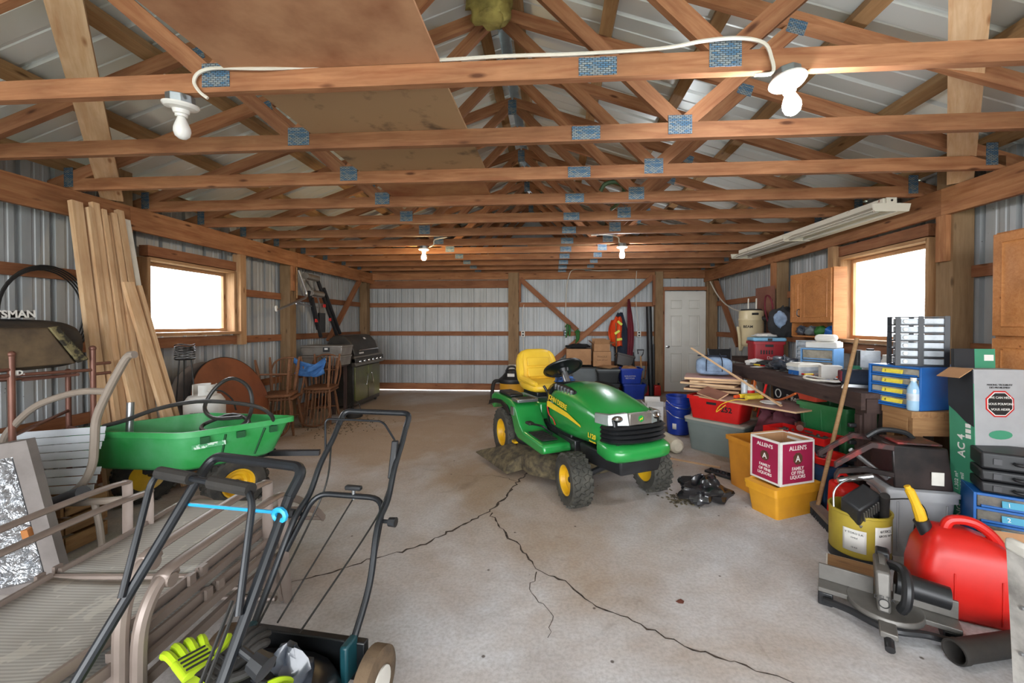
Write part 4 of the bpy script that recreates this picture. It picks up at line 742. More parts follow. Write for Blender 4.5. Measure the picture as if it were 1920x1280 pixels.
tag(blob((.13, 4.28, .80), (.10, .07, .035), 4, .3, 24, 12, .777).build('shop_rag', 'rag_blue', ang=60), 'crumpled blue patterned cloth lying on the yellow tractor seat', 'cloth')

# ------------------------------------------------------------------ patio lounges, stacked
P('sling', 'a8a49a', .8, c2='8b867c', sc_=3, amt=.6); P('lounge_frame', '8d7f76', .4, metal=.2, c2='74675f')
t_ = NT('woven_sling'); t_.b.inputs['Roughness'].default_value = .8; v0 = t_.coords(); wv = t_.n('ShaderNodeTexWave'); wv.bands_direction = 'Y'; wv.inputs['Scale'].default_value = 22; t_.l(v0, wv.inputs[0])
leaf = t_.ramp(t_.noise(t_.coords((9, 5, 1)), 1.6, 2), [(.60, 0.0), (.62, .45)]); c_ = t_.mix(t_.ramp(wv.outputs[1], [(.3, 0.0), (.7, 1.0)]), lin('b3b0a9'), lin('9d9a94')); t_.l(t_.mix(leaf, c_, lin('c9c5ba')), t_.b.inputs['Base Color']); W['sling'] = t_.m
def lounge(lab, loc, rz):
    t = thing('chaise_lounge', lab, 'lounge chair', loc, rz, 'stacked patio lounges')
    hw = .27
    side = [(-.78, .36), (-.5, .335), (-.2, .32), (.02, .325)]; foot = [(.05, .325), (.35, .33), (.60, .345), (.72, .335), (.82, .28), (.90, .20)]
    for nm, prf in (('back_sling', side), ('seat_sling', foot[:4])):
        c_ = catmull([(0, y, z) for y, z in prf], 5); m = MB(); m.loft([[(x, p.y, p.z-.012*(1-(x/hw)**2)) for x in (-hw, -hw*.5, 0, hw*.5, hw)] for p in c_], closed=False); m.build(nm, 'sling', t, solid=.004, ang=80)
    for s_ in (-1, 1):
        MB().tube(catmull([(s_*hw, y, z) for y, z in side], 4), .014, 6, flat=(.8, 1.5)).build('side_rail', 'lounge_frame', t); MB().tube(catmull([(s_*hw, y, z) for y, z in foot], 4), .014, 6, flat=(.8, 1.5)).build('side_rail', 'lounge_frame', t)
        xs_ = s_*(hw+.065)
        m = MB(); m.tube(catmull([(xs_, -.34, 0), (xs_, -.33, .22), (xs_, -.32, .42), (xs_, -.27, .52), (xs_, -.20, .545)], 5), .021, 10); m.build('arm_post', 'lounge_frame', t)
        m = MB(); m.tube(catmull([(xs_, -.25, .535), (xs_, -.22, .558), (xs_, 0, .565), (xs_, .25, .565), (xs_, .38, .555), (xs_, .40, .53), (xs_, .40, .3), (xs_, .42, .1), (xs_, .44, 0)], 5), .026, 10, flat=(1.0, .38)); m.build('arm_rail', 'lounge_frame', t)
        MB().lathe([(0, -.028), (.022, -.028), (.022, .028), (0, .028)], 12, m=at(xs_, -.235, .53, ry=90)).build('arm_cap', 'lounge_frame', t)
        board('under_rail', (s_*(hw+.03), -.33, .22), (s_*(hw+.03), .43, .24), .02, .035, 'lounge_frame', t); board('under_rail', (s_*(hw+.03), -.33, .29), (s_*(hw+.03), .41, .305), .02, .03, 'lounge_frame', t)
        for y in (0, .06): MB().box((s_*(hw+.02), y, .315), (.012, .03, .07)).build('hinge_bracket', 'lounge_frame', t)
        MB().tube([(s_*hw, .40, .3), (s_*(hw+.03), .44, .01)], .012, 6).build('foot_leg', 'lounge_frame', t)
    for y, z in ((-.78, .36), (.03, .32), (.90, .20), (.44, .015)): MB().tube([(-hw, y, z), (hw, y, z)], .013, 8).build('cross_bar', 'lounge_frame', t)
    return t
lounge('taupe sling patio lounge at the bottom of the stack of two', (-1.62, 1.50, 0), 2)
lounge('taupe sling patio lounge lying on top of the other lounge', (-1.67, 1.47, .065), 4)

# ------------------------------------------------------------------ push mowers
P('handle_black', '14171b', .4, c2='20262c'); P('mud', '6d5a45', .95, c2='3a3026', sc_=9, amt=.9, bump=.9, bsc=30); P('teal', '14424a', .4); P('hivis', 'b8d81e', .6, c2='93ad1c')
def mower(lab, loc, rz, base_hw, top_hw, h_top, reach, kind):
    # local: +y towards the operator (handle), deck at the origin
    t = thing('push_mower', lab, 'lawn mower', loc, rz)
    m = MB(); n = 22; rings = []
    for f, z in ((1.0, .07), (1.0, .15), (.93, .19), (.72, .205), (.4, .21)): rings.append([(.255*f*math.copysign(abs(math.cos(a))**.7, math.cos(a)), .30*f*math.copysign(abs(math.sin(a))**.7, math.sin(a)), z) for a in [2*math.pi*k/n for k in range(n)]])
    m.loft(rings); m.build('deck', 'black_plastic' if kind == 0 else 'trim_black', t, ang=50)
    for x in (-.30, .30):
        for y, r in ((.27, .115), (-.27, .09)):
            m = MB(); m.lathe([(0, -.025), (r*.55, -.028), (r*.8, -.032), (r, -.024), (r, .024), (r*.8, .032), (r*.55, .028), (0, .025)], 28, m=at(x, y, r, ry=90)); w_ = m.build('wheel', 'mud' if kind else 'black_rubber', t)
            m = MB(); m.lathe([(0, -.036), (r*.5, -.034), (r*.5, .034), (0, .036)], 20, m=at(x, y, r, ry=90)); m.build('hub', 'white_paint' if kind else 'steel', w_)
    m = MB(); m.lathe([(0, .2), (.14, .2), (.145, .26), (.13, .30), (.06, .325), (0, .33)], 22); e = m.build('engine', 'trim_black', t)
    for k in range(8): MB().box((.09*math.cos(k*.78), .09*math.sin(k*.78), .322), (.05, .008, .012), None).build('fin', 'black_plastic', e)
    MB().box((0, .31, .16), (.50, .03, .14)).build('rear_flap', 'trim_black', t, bev=.005)
    top = V((0, reach, h_top)); b0 = V((0, .27, .20))
    for s_ in (-1, 1):
        a = V((s_*base_hw, .27, .20)); b = V((s_*top_hw, reach, h_top)); mid = a.lerp(b, .55)
        if kind == 1: pts = [a, a.lerp(b, .25)+V((s_*.012, 0, 0)), a.lerp(b, .5)+V((0, -.03, .01)), a.lerp(b, .62), a.lerp(b, .75)+V((0, .0, .02)), a.lerp(b, .92), b]
        else: pts = [a, a.lerp(b, .4), a.lerp(b, .8), b]
        MB().tube(catmull(pts, 5), .0125, 10).build('handle_tube', 'handle_black', t)
        MB().box((s_*base_hw, .27, .19), (.03, .07, .13)).build('bracket', 'teal' if kind else 'trim_black', t, bev=.008)
    bar = [V((-top_hw, reach, h_top)), V((-top_hw, reach+.05, h_top+.06)), V((top_hw, reach+.05, h_top+.06)), V((top_hw, reach, h_top))]
    MB().tube(fillet(bar, .05, 6), .0135, 10).build('handle_bar', 'handle_black', t)
    return t, (lambda s_, q: V((s_*base_hw, .27, .20)).lerp(V((s_*top_hw, reach, h_top)), q))
# mower B: farther one, U-loop in its lower handle
t, hp = mower('dark push mower with muddy wheels, its handle standing tallest near the middle of the floor', (-.95, 1.16, 0), -6, .205, .175, .88, .78, 1)
l0, l1 = hp(-1, .60), hp(1, .60)
MB().tube(fillet([hp(-1, .35), hp(-1, .62)+V((.02, .01, 0)), hp(1, .62)+V((-.02, .01, 0)), hp(1, .35)], .07, 6), .012, 10).build('lower_loop', 'handle_black', t)
for s_ in (-1, 1): p = hp(s_, .52); MB().lathe([(0, -.03), (.02, -.03), (.018, .0), (.008, .0), (.008, .03), (0, .03)], 10, m=Mx.Translation(p+V((s_*.03, 0, 0))) @ Mx.Rotation(R(90*-s_), 4, 'Y')).build('clamp_knob', 'black_plastic', t)
c_ = (l0+l1)/2; MB().box((c_.x+.02, c_.y+.02, c_.z+.05), (.075, .025, .02)).build('starter_grip', 'black_plastic', t, bev=.006); MB().cyl((c_.x+.02, c_.y+.02, c_.z), (c_.x+.02, c_.y+.02, c_.z+.045), .008).build('rope_guide', 'steel', t)
MB().tube([(c_.x+.02, c_.y+.01, c_.z), (-.02, .2, .34)], .0035, 6).build('starter_rope', 'wire_black', t); MB().tube(catmull([hp(-1, .9), hp(-1, .7)+V((.05, 0, -.02)), hp(-1, .5)+V((.03, 0, -.05)), V((-.12, .2, .28))]), .004, 6).build('control_cable', 'wire_black', t)
MB().tube(catmull([hp(1, .85), hp(1, .6)+V((-.01, .01, .03)), hp(1, .45)+V((-.05, .02, .02)), V((.05, .22, .3))]), .004, 6).build('control_cable', 'wire_black', t)
pt = hp(1, .86); MB().hexa([(pt.x-.03, pt.y-.06, pt.z-.10), (pt.x+.0, pt.y-.06, pt.z-.10), (pt.x+.0, pt.y-.04, pt.z-.10), (pt.x-.03, pt.y-.04, pt.z-.10)], [(pt.x-.03, pt.y-.02, pt.z+.06), (pt.x, pt.y-.02, pt.z+.06), (pt.x, pt.y, pt.z+.06), (pt.x-.03, pt.y, pt.z+.06)]).build('throttle', 'black_plastic', t, bev=.006)
MB().tube(fillet([hp(-1, .82), hp(-1, .98)+V((-.05, -.02, .05)), hp(1, .98)+V((-.1, -.02, .05)), hp(1, .88)], .03), .005, 8).build('bail', 'handle_black', t)
# mower A: nearest one, padded grip
t, hp = mower('black push mower with padded grip bar nearest the camera over the lounges', (-1.0, .33, 0), -13, .23, .165, .93, .74, 0)
MB().tube(fillet([hp(-1, .80)+V((-.05, 0, .0)), hp(-1, .98)+V((-.09, -.05, .06)), hp(1, .98)+V((-.06, -.06, .055)), hp(1, .80)+V((.0, -.05, -.02))], .05, 6), [.013]*14+[.018]*0, 10).build('bail', 'handle_black', t) if False else None
a, b, c_, d_ = hp(-1, .72)+V((.0, -.03, -.02)), hp(-1, .99)+V((-.075, -.05, .05)), hp(1, .99)+V((-.04, -.06, .045)), hp(1, .74)+V((-.0, -.03, -.01))
MB().tube(fillet([a, b, c_, d_], .05, 7), .008, 10).build('bail', 'handle_black', t)
for q0, q1 in ((.06, .40), (.60, .97)): MB().tube([b.lerp(c_, q0), b.lerp(c_, q1)], .0165, 10).build('grip', 'black_rubber', t)
for s_, q in ((-1, .45), (1, .62)): p = hp(s_, q); MB().lathe([(0, -.05), (.026, -.045), (.022, -.01), (.009, -.01), (.009, .03), (0, .03)], 10, m=Mx.Translation(p+V((.035, .02, .0))) @ Mx.Rotation(R(-70), 4, 'Y')).build('clamp_knob', 'black_plastic', t)
p = hp(1, .45); MB().box((p.x, p.y, p.z), (.03, .03, .07)).build('cable_clip', 'black_plastic', t, bev=.006)
for dx in (.02, .035): MB().tube(catmull([hp(1, .75)+V((-dx, -.02, 0)), hp(1, .45)+V((-dx, -.025, 0)), hp(1, .1)+V((-dx-.02, -.02, .03))]), .004, 6).build('control_cable', 'wire_black', t)
P('blue_strap', '2aa3d8', .4); p0 = hp(-1, .93); p1 = hp(1, .93)
MB().tube([p0+V((.01, .012, .0)), p1+V((0, .012, .02))], .0045, 6).build('tie_cord', 'blue_strap', t); MB().tube([p1+V((.018*math.cos(a), .0, +.02+.014*math.sin(a))) for a in [k*.63 for k in range(10)]], .007, 6, closed=True).build('tie_knot', 'blue_strap', t)
# work gloves lying on the farther mower's engine
def glove(lab, loc, rz, mt, tilt):
    t = thing('work_glove', lab, 'glove', loc, rz); t.rotation_euler = (R(tilt), 0, R(rz))
    MB().box((0, 0, .012), (.10, .11, .026)).build('palm', mt, t, bev=.011, seg=3)
    for i, (x, l_) in enumerate(((-.038, .075), (-.013, .09), (.013, .085), (.037, .065))):
        MB().tube(catmull([(x, .045, .014), (x*1.15, .05+l_*.5, .022), (x*1.25, .05+l_, .010)], 4), [.013]*8+[.008], 8).build('finger', mt, t)
    MB().tube(catmull([(.045, -.02, .012), (.085, .01, .016), (.10, .045, .012)], 4), [.014]*8+[.009], 8).build('thumb', mt, t)
    MB().tube([(0, -.05, .013), (0, -.10, .013)], [.05, .055], 14, flat=(1, .32)).build('cuff', 'hivis', t)
    for k in range(4): MB().box((0, -.03+k*.022, .0265), (.07, .007, .004)).build('grip_rib', 'black_rubber', t, bev=.001)
glove('black and lime work glove lying palm up on the muddy mower engine', (-.98, 1.16, .338), -25, 'black_rubber', 12); glove('lime yellow work glove under the black glove on the muddy mower', (-1.09, 1.19, .322), 60, 'hivis', 0); glove('lime work glove hanging low beside the muddy mower engine', (-.87, 1.09, .30), -60, 'hivis', -10)
P('clear_bag', '454b55', .3, c2='23262c', sc_=6, amt=.8, coat=.6)
tag(blob((-.84, 1.25, .25), (.07, .06, .09), 9, .3).build('plastic_wrap', 'clear_bag', ang=60), 'grey plastic bag tucked against the muddy mower engine', 'bag')

# ------------------------------------------------------------------ back wall corner
P('vac_yellow', 'd9a02c', .45, c2='b37f22')
t = thing('shop_vacuum', 'yellow and black shop vacuum standing behind the tractor', 'vacuum', (-.70, 7.12, 0))
MB().lathe([(0, .04), (.19, .04), (.20, .06), (.215, .38), (0, .38)], 28).build('tub', 'vac_yellow', t); MB().lathe([(.22, .37), (.23, .40), (.22, .44), (.17, .48), (.12, .54), (.10, .58), (.05, .60), (0, .60)], 28).build('head', 'black_plastic', t)
MB().tube(catmull([(-.1, -.02, .56), (-.05, -.02, .64), (.05, -.02, .64), (.1, -.02, .56)]), .018, 8).build('handle', 'black_plastic', t); MB().box((0, -.15, .515), (.12, .03, .05)).build('label', 'letter_white', t, mw=at(0, 0, 0))
MB().tube(catmull([(-.20, -.02, .40), (-.30, -.05, .38), (-.33, -.08, .2), (-.31, -.12, .05), (-.2, -.22, .03), (.1, -.26, .03)]), .032, 10).build('hose', 'black_rubber', t)
for a in (45, 135, 225, 315): MB().ball((.2*math.cos(R(a)), .2*math.sin(R(a)), .03), .03, 10, 6).build('caster', 'black_rubber', t)
t = thing('white_long_carton', 'long white carton with dark print lying behind the shop vacuum', 'box', (-.42, 7.75, .50), 8); MB().box((0, 0, .06), (.80, .2, .12)).build('body', 'white_paint', t, bev=.004); text('TOP-ALL ADY', .05, 'letter_black', t, face((.1, -.101, .06), (1, 0, 0)))
def tote(nm, lab, loc, dim, mt, lid=None, rz=0, cat='tote', tap=.86, rimw=.012, group=None, open_=False, ribs=0):
    t = thing(nm, lab, cat, loc, rz, group); a, b, h = dim[0]/2, dim[1]/2, dim[2]; q = tap
    m = MB(); R4 = lambda f, z: rrect([(-a*f, -b*f), (a*f, -b*f), (a*f, b*f), (-a*f, b*f)], min(a, b)*.16, z, 3)
    rings = [R4(q, 0), R4(1-.02, h-.035), R4(1+rimw/a, h-.034), R4(1+rimw/a, h)]
    if lid is None: rings += [R4(1-.03, h), R4(q-.03, .012), R4(.2, .012)]
    m.loft(rings); m.build('body', mt, t, ang=45)
    if lid:
        m = MB(); m.loft([R4(1+.018/a, h), R4(1+.018/a, h+.022), R4(.93, h+.034), R4(.88, h+.026), R4(.2, h+.026)]); m.build('lid', lid, t, ang=45)
    for k in range(ribs):
        x = -a*.7+1.4*a*k/max(1, ribs-1); MB().tube([(x, -b*q-.002, .03), (x*1.05, -b*.97-.003, h-.05)], .006, 6).build('rib', mt, t)
    return t
P('dark_tote', '2e3336', .5); P('grey_tote', '6d7578', .5, c2='565d60', amt=.4); P('recycle_blue', '1c3fae', .45, c2='16307f'); P('smoke_bin', '4a4542', .5)
tote('storage_tote', 'dark tote under the long white carton behind the shop vacuum', (-.42, 7.75, 0), (.60, .30, .46), 'dark_tote', 'dark_tote', 8)
tote('storage_tote', 'grey storage tote under the cardboard box beside the steering wheel', (.62, 8.05, 0), (.52, .42, .54), 'grey_tote', 'dark_tote'); tote('storage_tote', 'lower black storage tote left of the blue recycling bins', (1.02, 7.80, 0), (.40, .36, .27), 'dark_tote', 'dark_tote'); tote('storage_tote', 'upper black lidded tote left of the blue recycling bins', (1.02, 7.80, .306), (.40, .36, .22), 'dark_tote', 'grey_tote')
def carton(nm, lab, loc, dim, rz=0, mt='cardboard', flaps=2, cat='box'):
    t = thing(nm, lab, cat, loc, rz); a, b, h = dim[0]/2, dim[1]/2, dim[2]; th = .004
    for x, y, dx, dy in ((0, -b, 2*a, th), (0, b, 2*a, th), (-a, 0, th, 2*b), (a, 0, th, 2*b)): MB().box((x, y, h/2), (dx+th*.9, dy+th*.9, h)).build('side', mt, t)
    MB().box((0, 0, th), (2*a, 2*b, th)).build('bottom', mt, t)
    if flaps == 0: MB().box((0, 0, h-.002), (2*a, 2*b, th)).build('top', mt, t)
    if flaps >= 1: MB().box((0, 0, b*.42), (2*a*.98, th, b*.84)).build('flap', mt, t, mw=at(0, b, h, rx=-25))
    if flaps >= 2: MB().box((0, 0, b*.42), (2*a*.98, th, b*.84)).build('flap', mt, t, mw=at(0, -b, h, rx=158 if flaps == 2 else 35))
    if flaps >= 3: MB().box((0, 0, a*.35), (th, 2*b*.98, a*.7)).build('flap', mt, t, mw=at(-a, 0, h, ry=-50)); MB().box((0, 0, a*.35), (th, 2*b*.98, a*.7)).build('flap', mt, t, mw=at(a, 0, h, ry=70))
    return t
carton('cardboard_box', 'cardboard box with black netting on top, behind the steering wheel', (.50, 8.12, .605), (.46, .36, .30), 0, flaps=0); t = carton('cardboard_box', 'printed cardboard carton in front of the open-flapped box at the back', (.93, 7.98, .586), (.32, .28, .28), 0, flaps=0)
P('print_brown', '5d3f28', .8); text('FRAGILE', .05, 'print_brown', t, face((0, -.1445, .18), (1, 0, 0))); text('handle with care', .03, 'print_brown', t, face((0, -.1445, .12), (1, 0, 0)))
carton('cardboard_box', 'open-flapped cardboard box on top of the printed carton', (.92, 8.0, .87), (.29, .26, .13), 4, flaps=3)
m = blob((.50, 8.12, .945), (.23, .17, .05), 12, .25, floor=.907); tag(m.build('black_netting', 'black_cloth', ang=60), 'black netting heaped on the cardboard box at the back', 'netting')
t = tote('grey_bin', 'tilted grey bin behind the upper blue recycling bin', (1.36, 8.16, .56), (.34, .28, .22), 'smoke_bin', cat='bin'); t.rotation_euler = (R(-12), R(14), 0)
for i, (x, z, lab) in enumerate(((1.50, 0, 'lower blue recycling bin at the back wall'), (1.44, .285, 'upper blue recycling bin with white print stacked at the back wall'))):
    t = tote('recycling_bin', lab, (x, 7.86, z), (.40, .36, .28), 'recycle_blue', None, 3*i, 'bin')
    if i: text('BURLINGTON', .032, 'letter_white', t, face((-.03, -.171, .14), (1, 0, 0), (0, -.08, 1))); text('RECYCLES', .036, 'letter_white', t, face((-.03, -.168, .10), (1, 0, 0), (0, -.08, 1)))
tag(blob((1.44, 7.86, .545), (.15, .13, .05), 15, .3).build('paper_bags', 'cardboard', ang=60), 'brown paper bags filling the upper blue recycling bin', 'paper bag')
tag(blob((1.02, 7.78, .585), (.19, .12, .03), 19, .25, floor=.566).build('paper_sack', 'cardboard', ang=60), 'flattened brown paper sack lying on the black lidded tote', 'paper bag')
def hangcloth(nm, lab, x, y, z0, z1, w0, w1, mt, seed, par=None, th=.05):
    rr_ = random.Random(seed); ph = [rr_.uniform(0, 6.3) for _ in range(6)]; m = MB(); rings = []
    for i in range(15):
        q = i/14; w_ = (w0+(w1-w0)*min(1, q*2.2)**.7)*(1-.25*max(0, q-.75)*4*rr_.uniform(.4, .8)); n = 26
        rings.append([(x+.02*math.sin(5*q+ph[0])+w_*math.cos(a)*(1+.10*math.sin(5*a+ph[1]+3*q)), y+th*math.sin(a)*(1+.45*math.sin(7*a+ph[2])), z1+(z0-z1)*q+.015*math.sin(3*a+ph[3])) for a in [2*math.pi*k/n for k in range(n)]])
    m.loft(rings); o = m.build(nm, mt, par, ang=70)
    return tag(o, lab, 'clothing') if par is None else o
P('orange_vest', 'e8551f', .7, c2='c23a12'); P('navy', '1d2636', .85, c2='303c50'); P('reflect_yellow', 'd8e04a', .5); P('maroon', '6e1f2c', .8)
t = thing('safety_jacket', 'orange safety jacket with yellow bands hanging on the right diagonal brace', 'jacket', (1.27, 8.27, 0))
hangcloth('jacket_body', '', 0, 0, .95, 1.52, .05, .11, 'orange_vest', 3, t); hangcloth('jacket_sleeve', '', -.10, .01, 1.05, 1.45, .03, .05, 'orange_vest', 7, t)
for x, z, r in ((-.01, 1.22, -35), (.03, 1.08, -10), (.04, 1.40, 40)): MB().box((x, -.075, z), (.11, .02, .045)).build('reflective_band', 'reflect_yellow', t, mw=Mx.Translation((x, -.075, z)) @ Mx.Rotation(R(r), 4, 'Y') @ Mx.Translation((-x, .075, -z)))
hangcloth('navy_coat', 'dark navy coat hanging behind the orange safety jacket', 1.36, 8.36, .72, 1.60, .05, .15, 'navy', 5, th=.035); hangcloth('strap_bundle', 'maroon and navy straps hanging beside the orange safety jacket', 1.52, 8.29, .62, 1.86, .02, .06, 'maroon', 6, th=.03)
def pole(nm, lab, a, b, r, mt, cat, head=None, n=10):
    t = thing(nm, lab, cat); MB().tube([a, b], r, n).build('shaft', mt, t)
    if head: head(t)
    return t
def shovel_head(x, y, blade=True):
    def f(t):
        MB().loft([[(x-.02, y, .36), (x+.02, y, .36), (x+.02, y+.01, .36), (x-.02, y+.01, .36)], [(x-.11, y-.03, .30), (x+.11, y-.03, .30), (x+.11, y-.025, .30), (x-.11, y-.025, .30)], [(x-.10, y-.02, .1), (x+.10, y-.02, .1), (x+.10, y-.015, .1), (x-.10, y-.015, .1)], [(x-.02, y-.05, .0), (x+.02, y-.05, 0), (x+.02, y-.045, 0), (x-.02, y-.045, 0)]]).build('blade', 'dark_steel', t)
        MB().tube([(x-.045, y+.12, .80), (x-.06, y+.12, .88), (x+.06, y+.12, .88), (x+.045, y+.12, .80), (x, y+.11, .74)], .012, 8).build('d_handle', 'dark_steel', t)
    return f
pole('garden_shovel', 'shovel with steel D-handle leaning on the back wall', (1.70, 8.02, .33), (1.70, 8.13, .76), .016, 'handle', 'shovel', shovel_head(1.70, 8.02))
pole('rake_pole', 'grey tool pole standing in front of the orange jacket', (1.25, 8.08, .0), (1.24, 8.22, 1.40), .013, 'oldw', 'tool'); pole('black_pipe', 'tall black pipe standing against the wall left of the white door', (1.90, 8.12, 0), (1.87, 8.22, 1.72), .055, 'black_plastic', 'pipe', n=16)
pole('brown_handle', 'short brown tool handle leaning between shovel and black pipe', (1.74, 8.1, 0), (1.86, 8.34, .62), .014, 'girt', 'tool'); pole('dark_bar', 'thin dark bar standing right of the tall black pipe', (1.995, 8.28, 0), (1.995, 8.34, .98), .018, 'dark_steel', 'tool'); pole('dark_tool', 'dark handled tool leaning left of the shovel', (1.62, 8.28, 0), (1.60, 8.38, .82), .02, 'black_plastic', 'tool')
for x, lab in ((1.80, 'red fuel can left of the black pipe at the back wall'), (2.02, 'small red jug right of the black pipe beside the white door')):
    t = thing('red_can', lab, 'can', (x, 8.16, 0)); MB().hexa([(-.07, -.06, 0), (.07, -.06, 0), (.07, .06, 0), (-.07, .06, 0)], [(-.06, -.05, .20), (.06, -.05, .20), (.06, .05, .20), (-.06, .05, .20)]).build('body', 'red_plastic', t, bev=.02, seg=3); MB().cyl((.03, 0, .2), (.03, 0, .24), .02).build('cap', 'black_plastic', t)
P('ribbon', '2c6a2c', .6)
for i, (x, z, lab) in enumerate(((.30, 1.36, 'green ribbon tied on the left diagonal brace'), (.50, 1.25, 'green ribbon tied where the two diagonal braces meet'))):
    m = MB(); r_ = random.Random(20+i)
    for k in range(5): x2 = x+r_.uniform(-.05, .05); m.loft([[(x2+.012*math.sin(4*q)-.014, YB-.15-.01*k, z-q*.28), (x2+.012*math.sin(4*q)+.014, YB-.15-.01*k, z-q*.28)] for q in [j/5*(.5+.1*k) for j in range(6)]], closed=False)
    m.tube([(x-.05, YB-.16, z-.04), (x, YB-.17, z+.02), (x+.05, YB-.16, z-.03)], .012, 6); tag(m.build('ribbon', 'ribbon', solid=.002), lab, 'ribbon')
for x, z, mt, lab in ((-.60, 1.18, 'white_paint', 'white wall outlet right of the middle post, upper of two'), (-.58, .60, 'white_paint', 'white wall outlet right of the middle post, lower of two'), (1.73, 1.18, 'white_paint', 'white wall outlet left of the tall black pipe'), (.26, 1.20, 'black_plastic', 'black outlet box beside the green ribbon on the left brace')):
    t = thing('wall_outlet', lab, 'outlet', (x, YB-.05, z)); MB().box((0, -.012, 0), (.075, .03, .12)).build('box', mt, t, bev=.004)
    for dz in (-.028, .028): MB().box((0, -.029, dz), (.034, .006, .03)).build('socket', 'letter_black' if mt == 'white_paint' else 'galv', t, bev=.003)
yw = YB-.055
cable([(-.60, yw, 1.25), (-.61, yw, 1.6), (-.58, yw-.03, 1.78)], .006, 'thin white cable rising from the upper white outlet by the middle post'); cable([(-.585, yw, .66), (-.59, yw, .9), (-.60, yw, 1.11)], .006, 'thin white cable between the two outlets by the middle post')
cable([(.26, yw, 1.27), (.265, yw, 1.6), (.28, yw, 2.0), (.33, yw-.05, 2.35), (.45, yw-.12, 2.47), (.9, yw-.12, 2.44), (1.5, yw-.12, 2.45)], .009, 'white cable curving up the back wall from the black outlet box')
cable([(1.73, yw, 1.25), (1.68, yw, 1.7), (1.66, yw-.02, 2.1), (1.66, yw-.1, 2.43)], .007, 'pair of white cables running up above the right outlet'); cable([(3.04, 8.24, 2.20), (3.07, 8.0, 1.95), (3.10, 7.7, 1.75), (3.12, 7.3, 1.62), (3.05, 6.75, 1.58)], .012, 'white cable swagging from the door corner along the right wall')

# ------------------------------------------------------------------ right side: workbenches
t = thing('workbench', 'long dark wooden workbench covered in tools along the right wall', 'workbench', (0, 0, 0))
for i, (x0, x1) in enumerate(((2.14, 2.41), (2.415, 2.70), (2.705, 3.0))): board('top_plank', ((x0+x1)/2, 2.98, .882), ((x0+x1)/2, 5.20 if i < 2 else 6.45, .882), x1-x0, .036, 'dark', t)
board('top_plank', (2.61, 5.205, .882), (2.61, 6.45, .882), .18, .036, 'dark', t); board('fascia', (2.125, 2.98, .842), (2.125, 5.20, .842), .03, .115, 'dark', t); board('end_fascia', (2.15, 5.18, .81), (2.98, 5.18, .81), .03, .10, 'dark', t); board('front_fascia', (2.15, 2.998, .81), (2.98, 2.998, .81), .03, .10, 'dark', t)
for x, y in ((2.20, 3.06), (2.20, 5.10), (2.9, 3.06), (2.9, 5.10), (2.9, 6.35), (2.55, 6.35)): board('leg', (x, y, 0), (x, y, .862), .085, .085, 'dark' if y < 4 else 'pale', t, up=(0, 1, 0))
board('shelf', (2.63, 3.1, .2), (2.63, 4.9, .2), .64, .03, 'dark', t)
t = thing('low_bench', 'rough wooden bench carrying the blue drawer cabinet near the flooring box', 'workbench', (0, 0, 0))
for i, x in enumerate((2.32, 2.515, 2.705)): board('top_plank', (x, 2.72, .81), (x, 2.955, .81), .19, .04, 'oldw', t)
board('front_rail', (2.23, 2.735, .735), (2.79, 2.735, .735), .035, .11, 'oldw', t); board('side_rail', (2.245, 2.755, .735), (2.245, 2.95, .735), .035, .11, 'oldw', t)
for x, y in ((2.29, 2.79), (2.75, 2.79), (2.29, 2.92), (2.75, 2.92)): board('leg', (x, y, 0), (x, y, .79), .07, .06, 'oldw', t, up=(0, 1, 0))

# ------------------------------------------------------------------ oak cabinets
def raised_door(par, x, y0, y1, z0, z1, arch, knob=None):
    d = MB().box((x, (y0+y1)/2, (z0+z1)/2), (.02, y1-y0, z1-z0)).build('door', 'oak', par, bev=.004)
    a, b, c_, e = y0+.055, y1-.055, z0+.055, z1-.055; n = 12
    def outline(i, pr):
        p = [(y, z) for y, z in ((a+i, c_+i), (b-i, c_+i))]
        if arch:
            for k in range(n+1):
                q = k/n; y = b-i+(a-b+2*i)*q; p.append((y, e-i-.06+.06*math.sin(math.pi*q)**1.6))
        else: p += [(b-i, e-i), (a+i, e-i)]
        return [(x+pr, y, z) for y, z in p]
    m = MB(); m.loft([outline(0, -.010), outline(.004, -.016), outline(.012, -.012), outline(.02, -.011), outline(.05, -.019)]); m.build('door_panel', 'oak', d)
    if knob: MB().tube(catmull([(x-.01, knob, z0+.07), (x-.035, knob, z0+.085), (x-.035, knob, z0+.14), (x-.01, knob, z0+.155)]), .006, 8).build('handle', 'dark_steel', d)
t = thing('wall_cabinet', 'honey oak wall cabinet with arched doors and open shelf above the workbench', 'cabinet', (0, 0, 0))
for y in (4.50, 5.235): MB().box((2.965, y, 1.60), (.13, .018, .74)).build('side_panel', 'oak', t)
for z in (1.235, 1.40, 1.96): MB().box((2.965, 4.868, z), (.13, .72, .018)).build('shelf', 'oak', t)
MB().box((3.03, 4.868, 1.60), (.012, .74, .74)).build('back', 'oak', t); raised_door(t, 2.89, 4.505, 5.015, 1.395, 1.965, True); raised_door(t, 2.89, 5.02, 5.24, 1.395, 1.965, True, 5.05)
t = thing('tall_cabinet', 'tall honey oak cabinet with raised panels at the right edge', 'cabinet', (0, 0, 0))
MB().box((2.99, 2.42, 1.30), (.36, .82, 1.30)).build('carcass', 'oak', t, bev=.003); raised_door(t, 2.80, 2.42, 2.83, 1.30, 1.94, False); raised_door(t, 2.80, 2.01, 2.415, 1.30, 1.94, False); raised_door(t, 2.80, 2.42, 2.83, .66, 1.285, False); raised_door(t, 2.80, 2.01, 2.415, .66, 1.285, False)
for y in (2.06, 2.78): board('leg', (2.98, y, 0), (2.98, y, .65), .06, .3, 'oak', t, up=(1, 0, 0))

